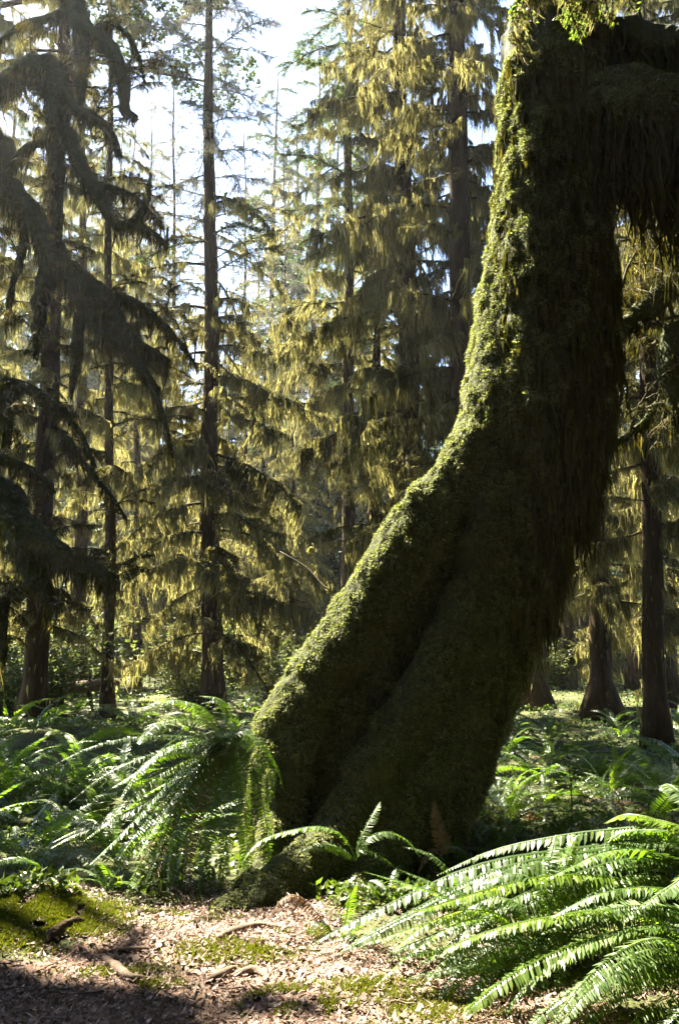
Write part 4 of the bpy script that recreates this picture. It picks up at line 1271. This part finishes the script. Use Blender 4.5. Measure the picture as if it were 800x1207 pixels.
# left of the trunk: fern rooted high on the buttress foot
c4 = at(268, 872, 5.35)
hero_fern('sword fern rooted on the foot of the buttress, fronds spilling down its left side', c4, [
    (Pn((5.35, 5.3), (245, 845), (222, 832), (198, 824), (165, 824)), .085, 36, M_FERNYOUNG),
    (Pn((5.35, 5.0), (240, 872), (205, 880), (172, 898), (150, 925), (140, 945)), .10, 40),
    (Pn((5.35, 5.05), (255, 868), (225, 870), (190, 885), (160, 910), (130, 930)), .09, 38),
    (Pn((5.35, 5.1), (285, 862), (303, 878), (315, 905), (318, 930), (315, 955)), .085, 32),
    (Pn((5.35, 4.95), (245, 880), (200, 920), (160, 965), (125, 1000), (105, 1020)), .09, 42),
    (Pn((5.35, 4.9), (250, 885), (225, 935), (208, 990), (202, 1045)), .085, 40),
    (Pn((5.35, 4.95), (262, 885), (248, 940), (240, 1000), (234, 1062)), .085, 40),
    (Pn((5.35, 5.0), (235, 880), (175, 890), (125, 912), (82, 946)), .055, 40),
    (Pn((5.35, 4.9), (240, 890), (185, 950), (140, 1010), (112, 1060)), .085, 40),
    (Pn((5.35, 5.0), (270, 890), (272, 940), (265, 1000), (258, 1050)), .08, 38),
    (Pn((5.35, 4.85), (245, 890), (205, 960), (180, 1020), (165, 1068)), .08, 40),
    (Pn((5.35, 4.9), (255, 900), (230, 960), (222, 1010), (220, 1050)), .08, 36, M_FERNDRY),
    (Pn((5.35, 4.95), (250, 900), (215, 940), (190, 1000), (185, 1040)), .08, 36, M_FERNDRY),
    (Pn((5.35, 5.2), (280, 880), (290, 930), (288, 980), (284, 1030)), .07, 36),
    (Pn((5.35, 5.3), (275, 850), (268, 830), (255, 822), (235, 820)), .07, 30),
    (Pn((5.35, 5.1), (250, 895), (190, 935), (135, 965), (85, 985), (60, 1000)), .075, 40),
], 4)
c5 = at(420, 1015, 4.75)
hero_fern('small fern on the trunk base with one silvery frond arching left', c5, [
    (Pn((4.75, 4.7), (405, 985), (378, 974), (345, 978), (312, 988), (294, 1003), (284, 1020)), .062, 34),
    (Pn((4.75, 4.7), (400, 1000), (375, 996), (350, 1006)), .05, 22),
    (Pn((4.75, 4.8), (430, 990), (455, 980), (480, 990), (495, 1010)), .06, 26),
    (Pn((4.75, 4.7), (425, 1000), (450, 1010), (475, 1030)), .05, 24),
    (Pn((4.75, 4.9), (425, 990), (440, 960), (448, 945)), .05, 22),
], 5, fill=0)
c6 = at(400, 1112, 4.25)
hero_fern('small fern at the path edge below the trunk with white-lit leaflets', c6, [
    (Pn((4.25, 4.2), (408, 1080), (412, 1058), (420, 1042)), .055, 22),
    (Pn((4.25, 4.2), (385, 1090), (372, 1088), (362, 1108)), .045, 20),
    (Pn((4.25, 4.1), (420, 1090), (432, 1080), (446, 1082)), .05, 20),
    (Pn((4.25, 4.2), (375, 1078), (350, 1056), (330, 1062), (318, 1085)), .05, 26, M_FERNDRY),
    (Pn((4.25, 4.0), (390, 1105), (370, 1118), (352, 1140)), .045, 20),
    (Pn((4.25, 4.0), (410, 1100), (425, 1110), (440, 1135)), .05, 22),
], 6, fill=0)
# withered fern at the right foot of the trunk, lit from behind
c7 = at(520, 1010, 5.0)
hero_fern('withered orange fern glowing at the right foot of the trunk', c7, [
    (Pn((5.0, 5.0), (518, 985), (514, 962), (512, 945)), .055, 24, M_FERNDRY),
    (Pn((5.0, 5.0), (525, 995), (522, 985), (518, 972)), .05, 20, M_FERNDRY),
    (Pn((5.0, 4.95), (510, 1000), (500, 1010), (492, 1030)), .05, 20, M_FERNDRY),
], 7, fill=0)

rg = np.random.default_rng(33)


def near_trunk(x, y):
    return (x - 1.0) ** 2 / 1.5 + (y - 5.8) ** 2 / .9 < 1.0


# ferns near the trunk, left and right banks
cnt = 0
for (n, x0, x1, y0, y1, lab, grp) in [
    (30, -3.6, -1.2, 5.4, 9.0, 'shady sword fern', 'ferns of the left bank'),
    (30, -5.6, -.9, 8.5, 15.5, 'sword fern farther back,', 'ferns of the left forest floor'),
    (26, 1.3, 3.6, 6.9, 9.5, 'near right bank sword fern', 'ferns of the right bank'),
    (28, 1.5, 7.4, 9.5, 16.5, 'sword fern farther back,', 'ferns of the right forest floor'),
    (18, -10, 9, 16, 26, 'small far fern', 'ferns of the far forest floor')]:
    pts = []
    for _ in range(n):
        for tr in range(40):
            y = rg.uniform(y0, y1); x = rg.uniform(x0, x1)
            if abs(x) > y * .47 + .3 or near_trunk(x, y):
                continue
            if all((x - a) ** 2 + (y - b) ** 2 > .35 ** 2 for a, b in pts):
                break
        else:
            continue
        pts.append((x, y))
        fern(x, y, gz(x, y), int(rg.integers(6, 13)), rg.uniform(.4, 1.05), rg, lab + ' ' + where(400 + F * x / y, y), grp, .16, .10)
for px, py, Yd, n, sc, lab in [(60, 1035, 5.2, 9, .8, 'dark sword fern behind the mossy mound at the left edge'), (130, 1060, 5.0, 9, .6, 'dark sword fern low between the mossy mound and the buttress'),
                               (20, 985, 5.9, 9, .8, 'dark sword fern at the left edge above the mossy mound'), (585, 985, 5.6, 9, .7, 'sword fern tight against the right foot of the giant trunk'),
                               (560, 1000, 5.3, 10, .62, 'sword fern half in front of the right foot of the giant trunk'), (612, 1000, 5.2, 9, .6, 'sword fern between the trunk foot and the sapling'),
                               (640, 975, 6.0, 9, .7, 'bright sword fern beside the sapling right of the giant trunk'), (740, 965, 6.0, 10, .8, 'sword fern behind the lower right fern bank'),
                               (540, 1040, 4.7, 8, .55, 'shaded sword fern between trunk and lower right fern bank'), (460, 1050, 4.7, 7, .4, 'small shaded fern at the front of the trunk')]:
    p = at(px, py, Yd)
    fern(p[0], p[1], gz(p[0], p[1]), n, sc, rg, lab, None, .15, .1)

# ------------------------------------------------------------------ sapling, log, roots, twigs, bare branch
sb = at(672, 975, 6.6); sb[2] = gz(sb[0], sb[1])
sap = thing('sapling', 'yellow-green hemlock sapling standing in sun right of the giant trunk', 'sapling', sb)
rng = np.random.default_rng(4)
hs = 0.72
z = np.linspace(0, hs, 8)
link('stem', Geo().add(*tube(np.stack([.02 * np.sin(z * 5), 0 * z, z], 1), np.linspace(.008, .002, 8), 5)).mesh('sapling_stem', M_TWIG), sap)
for i in range(16):
    zz = .12 + (hs - .1) * i / 16
    _, _, Ne = make_branch(900 + i, L=.26 * (1.15 - zz / hs), droop=.5, rise=.2, tw=7, twl=.13, mden=0, needles=300, r0=.003, nl=.32)
    v, q, t = Ne.arrays()
    link('spray', Geo().add(v, q).mesh('sapling_spray', M_HEMLOCK, False), sap, Matrix.Translation((0, 0, zz)) @ Matrix.Rotation(i * 2.4, 4, 'Z') @ Matrix.Rotation(-.2, 4, 'Y'))

# overhanging hemlock bough in the top right: belongs to a hemlock behind the frame edge
hb = np.array([4.9, 5.4, 0.0]); hb[2] = gz(hb[0], hb[1])
hem = thing('hemlock_tree', 'green hemlock bough hanging over the top right of the giant trunk', 'tree', hb)
z = np.linspace(0, 9, 16)
link('trunk', Geo().add(*tube(np.stack([0 * z, 0 * z, z], 1), .25 * (1 - .5 * z / 9), 10, .15, 5)).mesh('hemlock_trunk', M_BARK), hem)
bp = np.array([(4.9, 5.4, 5.9), at(860, -120, 5.3), at(770, -90, 5.15), at(700, -60, 5.05), at(640, -25, 5.0)])
bo = link('bough', Geo().add(*tube(spline(bp - hb, 24), np.linspace(.05, .012, 24), 6, .2, 3)).mesh('bough', M_TWIG), hem)
for i in range(22):
    t = rng.uniform(.35, 1)
    p = spline(bp - hb, 100)[int(t * 99)]
    W, Mo, Ne = make_branch(950 + i, L=.42, droop=.75, rise=.1, tw=12, twl=.2, mden=170 if i % 3 else 40, mlen=.09, wide=.6, needles=260 if i % 3 == 0 else 60, r0=.006, nl=.35)
    Mx = Matrix.Translation(p) @ Matrix.Rotation(rng.uniform(0, 6.28), 4, 'Z') @ Matrix.Rotation(.35, 4, 'Y')
    o = link('twig', W.mesh('twig', M_TWIG), bo, Mx)
    o2 = link('spray', Geo().add(*Ne.arrays()[:2]).mesh('spray', M_HEMLOCK, False), bo, Mx, kind='stuff')
    link('hanging_moss', Mo.mesh('bough_beard', M_BEARD, False), bo, Mx, kind='stuff')

# fallen log on the left
a, b = at(-30, 828, 17.2), at(138, 806, 17.0)      # its right end rests on its own broken branches
lg = thing('fallen_log', 'mossy fallen log lying across the left forest floor', 'log', (a + b) / 2)
pts = spline([a, (a + b) / 2 + [0, .1, .05], b], 16)
v, q, t = tube(pts, np.linspace(.15, .12, 16), 10, .2, 6)
cen = (a + b) / 2
link('stem', Geo().add(v - cen, q, t).mesh('log_stem', M_WOOD), lg)
ps, nn = sample_quads(v, q, 900, rng)
link('moss', Geo().add(*tufts(ps - cen, nn, .035, rng)).mesh('log_moss', M_GMOSS, False), lg, kind='stuff')
for i, f_ in enumerate((.3, .62, .85)):
    p = pts[int(f_ * 15)]
    link('branch_stub', Geo().add(*tube(spline([p, p + [.05, -.1, .3], p + [.2, -.15, .55]], 6) - cen, np.linspace(.035, .01, 6), 5)).mesh('stub', M_TWIG), lg)
    link('branch_stub', Geo().add(*tube(spline([p, p + [.08, -.1, -.3], [p[0] + .16, p[1] - .1, gz(p[0], p[1]) - .05]], 6) - cen, np.linspace(.05, .03, 6), 5)).mesh('stub', M_TWIG), lg)

# roots that surface in the path
def root(label, pts, rad, mat=M_WOOD, seed=0, name='exposed_root'):
    rows = []
    for px, py in pts:
        p = ground(px, py)
        rows.append(p)
    rows = np.array(rows)
    rr = np.interp(np.linspace(0, 1, 18), [0, .2, .8, 1], [.4 * rad, rad, rad * .8, rad * .2])
    c = spline(rows, 18)
    c[:, 2] = hgt(c[:, 0], c[:, 1]) + .014 + rr * .45 * np.sin(np.linspace(.15, 2.9, 18))
    ce = c.mean(0)
    o = link(name, Geo().add(*tube(c - ce, rr, 8, .35, seed, 14)).mesh(name, mat))
    o.location = ce
    return tag(o, label, 'root' if name == 'exposed_root' else 'twig')


root('brown root curling across the path below the mossy mound', [(120, 1132), (135, 1146), (152, 1158), (178, 1158)], .022, seed=1)
root('short bark-brown root beside the mossy mound on the path edge', [(56, 1118), (68, 1104), (84, 1094), (104, 1090)], .028, M_BARK, seed=2)
root('pale root lying in litter right of the moss patch', [(240, 1165), (262, 1155), (278, 1146)], .018, seed=3)
root('thin dark root across the lit litter', [(138, 1126), (160, 1124), (180, 1122)], .014, seed=4)
root('pale root on the right of the sunlit litter', [(272, 1158), (300, 1152), (318, 1160)], .018, seed=5)
root('long root running right below the trunk foot', [(255, 1112), (285, 1102), (312, 1096), (345, 1100)], .02, seed=6)
for i, pts in enumerate([[(226, 1186), (231, 1172), (236, 1160)], [(236, 1164), (241, 1176), (238, 1192)]]):
    root(['pale forked twig lying in the shaded litter, left prong', 'pale forked twig lying in the shaded litter, right prong'][i], pts, .008, seed=20 + i, name='twig')
rw = np.random.default_rng(66)
tw_me = []
for i in range(6):
    x = np.linspace(0, 1, 6)
    c = np.stack([(x - .5) * .16, .02 * np.sin(x * 4 + i), .006 * np.sin(x * 5 + i * 2)], 1)
    tw_me.append(Geo().add(*tube(c, np.linspace(.0042, .002, 6), 5, .2, i)).mesh('twig', M_WOOD))
k = 0
while k < 90:
    x, y = rw.uniform(-2.2, 1.2), rw.uniform(2.7, 4.9)
    if on_path(x, y)[0] < .05:
        continue
    k += 1
    o = link('twig', tw_me[k % 6])
    o.location = (x, y, gz(x, y) + .026)
    o.rotation_euler = (0, rw.normal(0, .12), rw.uniform(0, 6.28))
    s = rw.uniform(.4, 1.3); o.scale = (s, 1, 1)
    tag(o, 'small dead twig lying in the leaf litter of the path', 'twig', 'twigs in the path litter')

# thin bare branch leaning behind the buttress
bb = at(388, 735, 6.6)
dead = thing('dead_branch', 'thin bare branch leaning up behind the crest of the buttress', 'branch', bb)
c = spline([bb, at(392, 700, 6.7), at(380, 690, 6.7), at(360, 668, 6.8), at(330, 650, 6.9)], 16) - bb
link('stem', Geo().add(*tube(c, np.linspace(.010, .004, 16), 5, .2, 2)).mesh('bare_stem', M_GREYTWIG), dead)
c = spline([at(392, 705, 6.7), at(386, 680, 6.7), at(375, 655, 6.75), at(368, 640, 6.8)], 10) - bb
link('twig', Geo().add(*tube(c, np.linspace(.007, .003, 10), 5, .2, 3)).mesh('bare_twig', M_GREYTWIG), dead)
v, q, _ = tufts(np.array([at(368, 645, 6.8) - bb] * 6), np.array([[0, -1.0, .2]] * 6), .05, rng, 2, .9)
link('leaf', Geo().add(v, q).mesh('withered_leaf', M_BEARD, False), dead)

# ------------------------------------------------------------------ air
if HAZE:
    m, nt, N, L = mat_base('haze')
    pv = N.new('ShaderNodeVolumePrincipled')
    pv.inputs['Color'].default_value = (.93, .95, 1.0, 1)
    pv.inputs['Density'].default_value = HAZE
    pv.inputs['Anisotropy'].default_value = 0.5
    o = N.new('ShaderNodeOutputMaterial')
    L.new(pv.outputs[0], o.inputs['Volume'])
    x0, x1, y0, y1, z0, z1 = -310, 310, -50, 510, -2.5, 45
    v = [(x0, y0, z0), (x1, y0, z0), (x1, y1, z0), (x0, y1, z0), (x0, y0, z1), (x1, y0, z1), (x1, y1, z1), (x0, y1, z1)]
    q = [(0, 3, 2, 1), (4, 5, 6, 7), (0, 1, 5, 4), (1, 2, 6, 5), (2, 3, 7, 6), (3, 0, 4, 7)]
    link('haze', Geo().add(v, q).mesh('haze', m, False), kind='stuff')

if __import__('os').environ.get('COUNT'):
    tot = 0
    for me in bpy.data.meshes:
        tot += sum(len(p_.vertices) - 2 for p_ in me.polygons) if len(me.polygons) < 1000 else len(me.loops) - 2 * len(me.polygons)
        if len(me.polygons) > 60000: print(me.name, len(me.polygons))
    print('TRIS', tot)
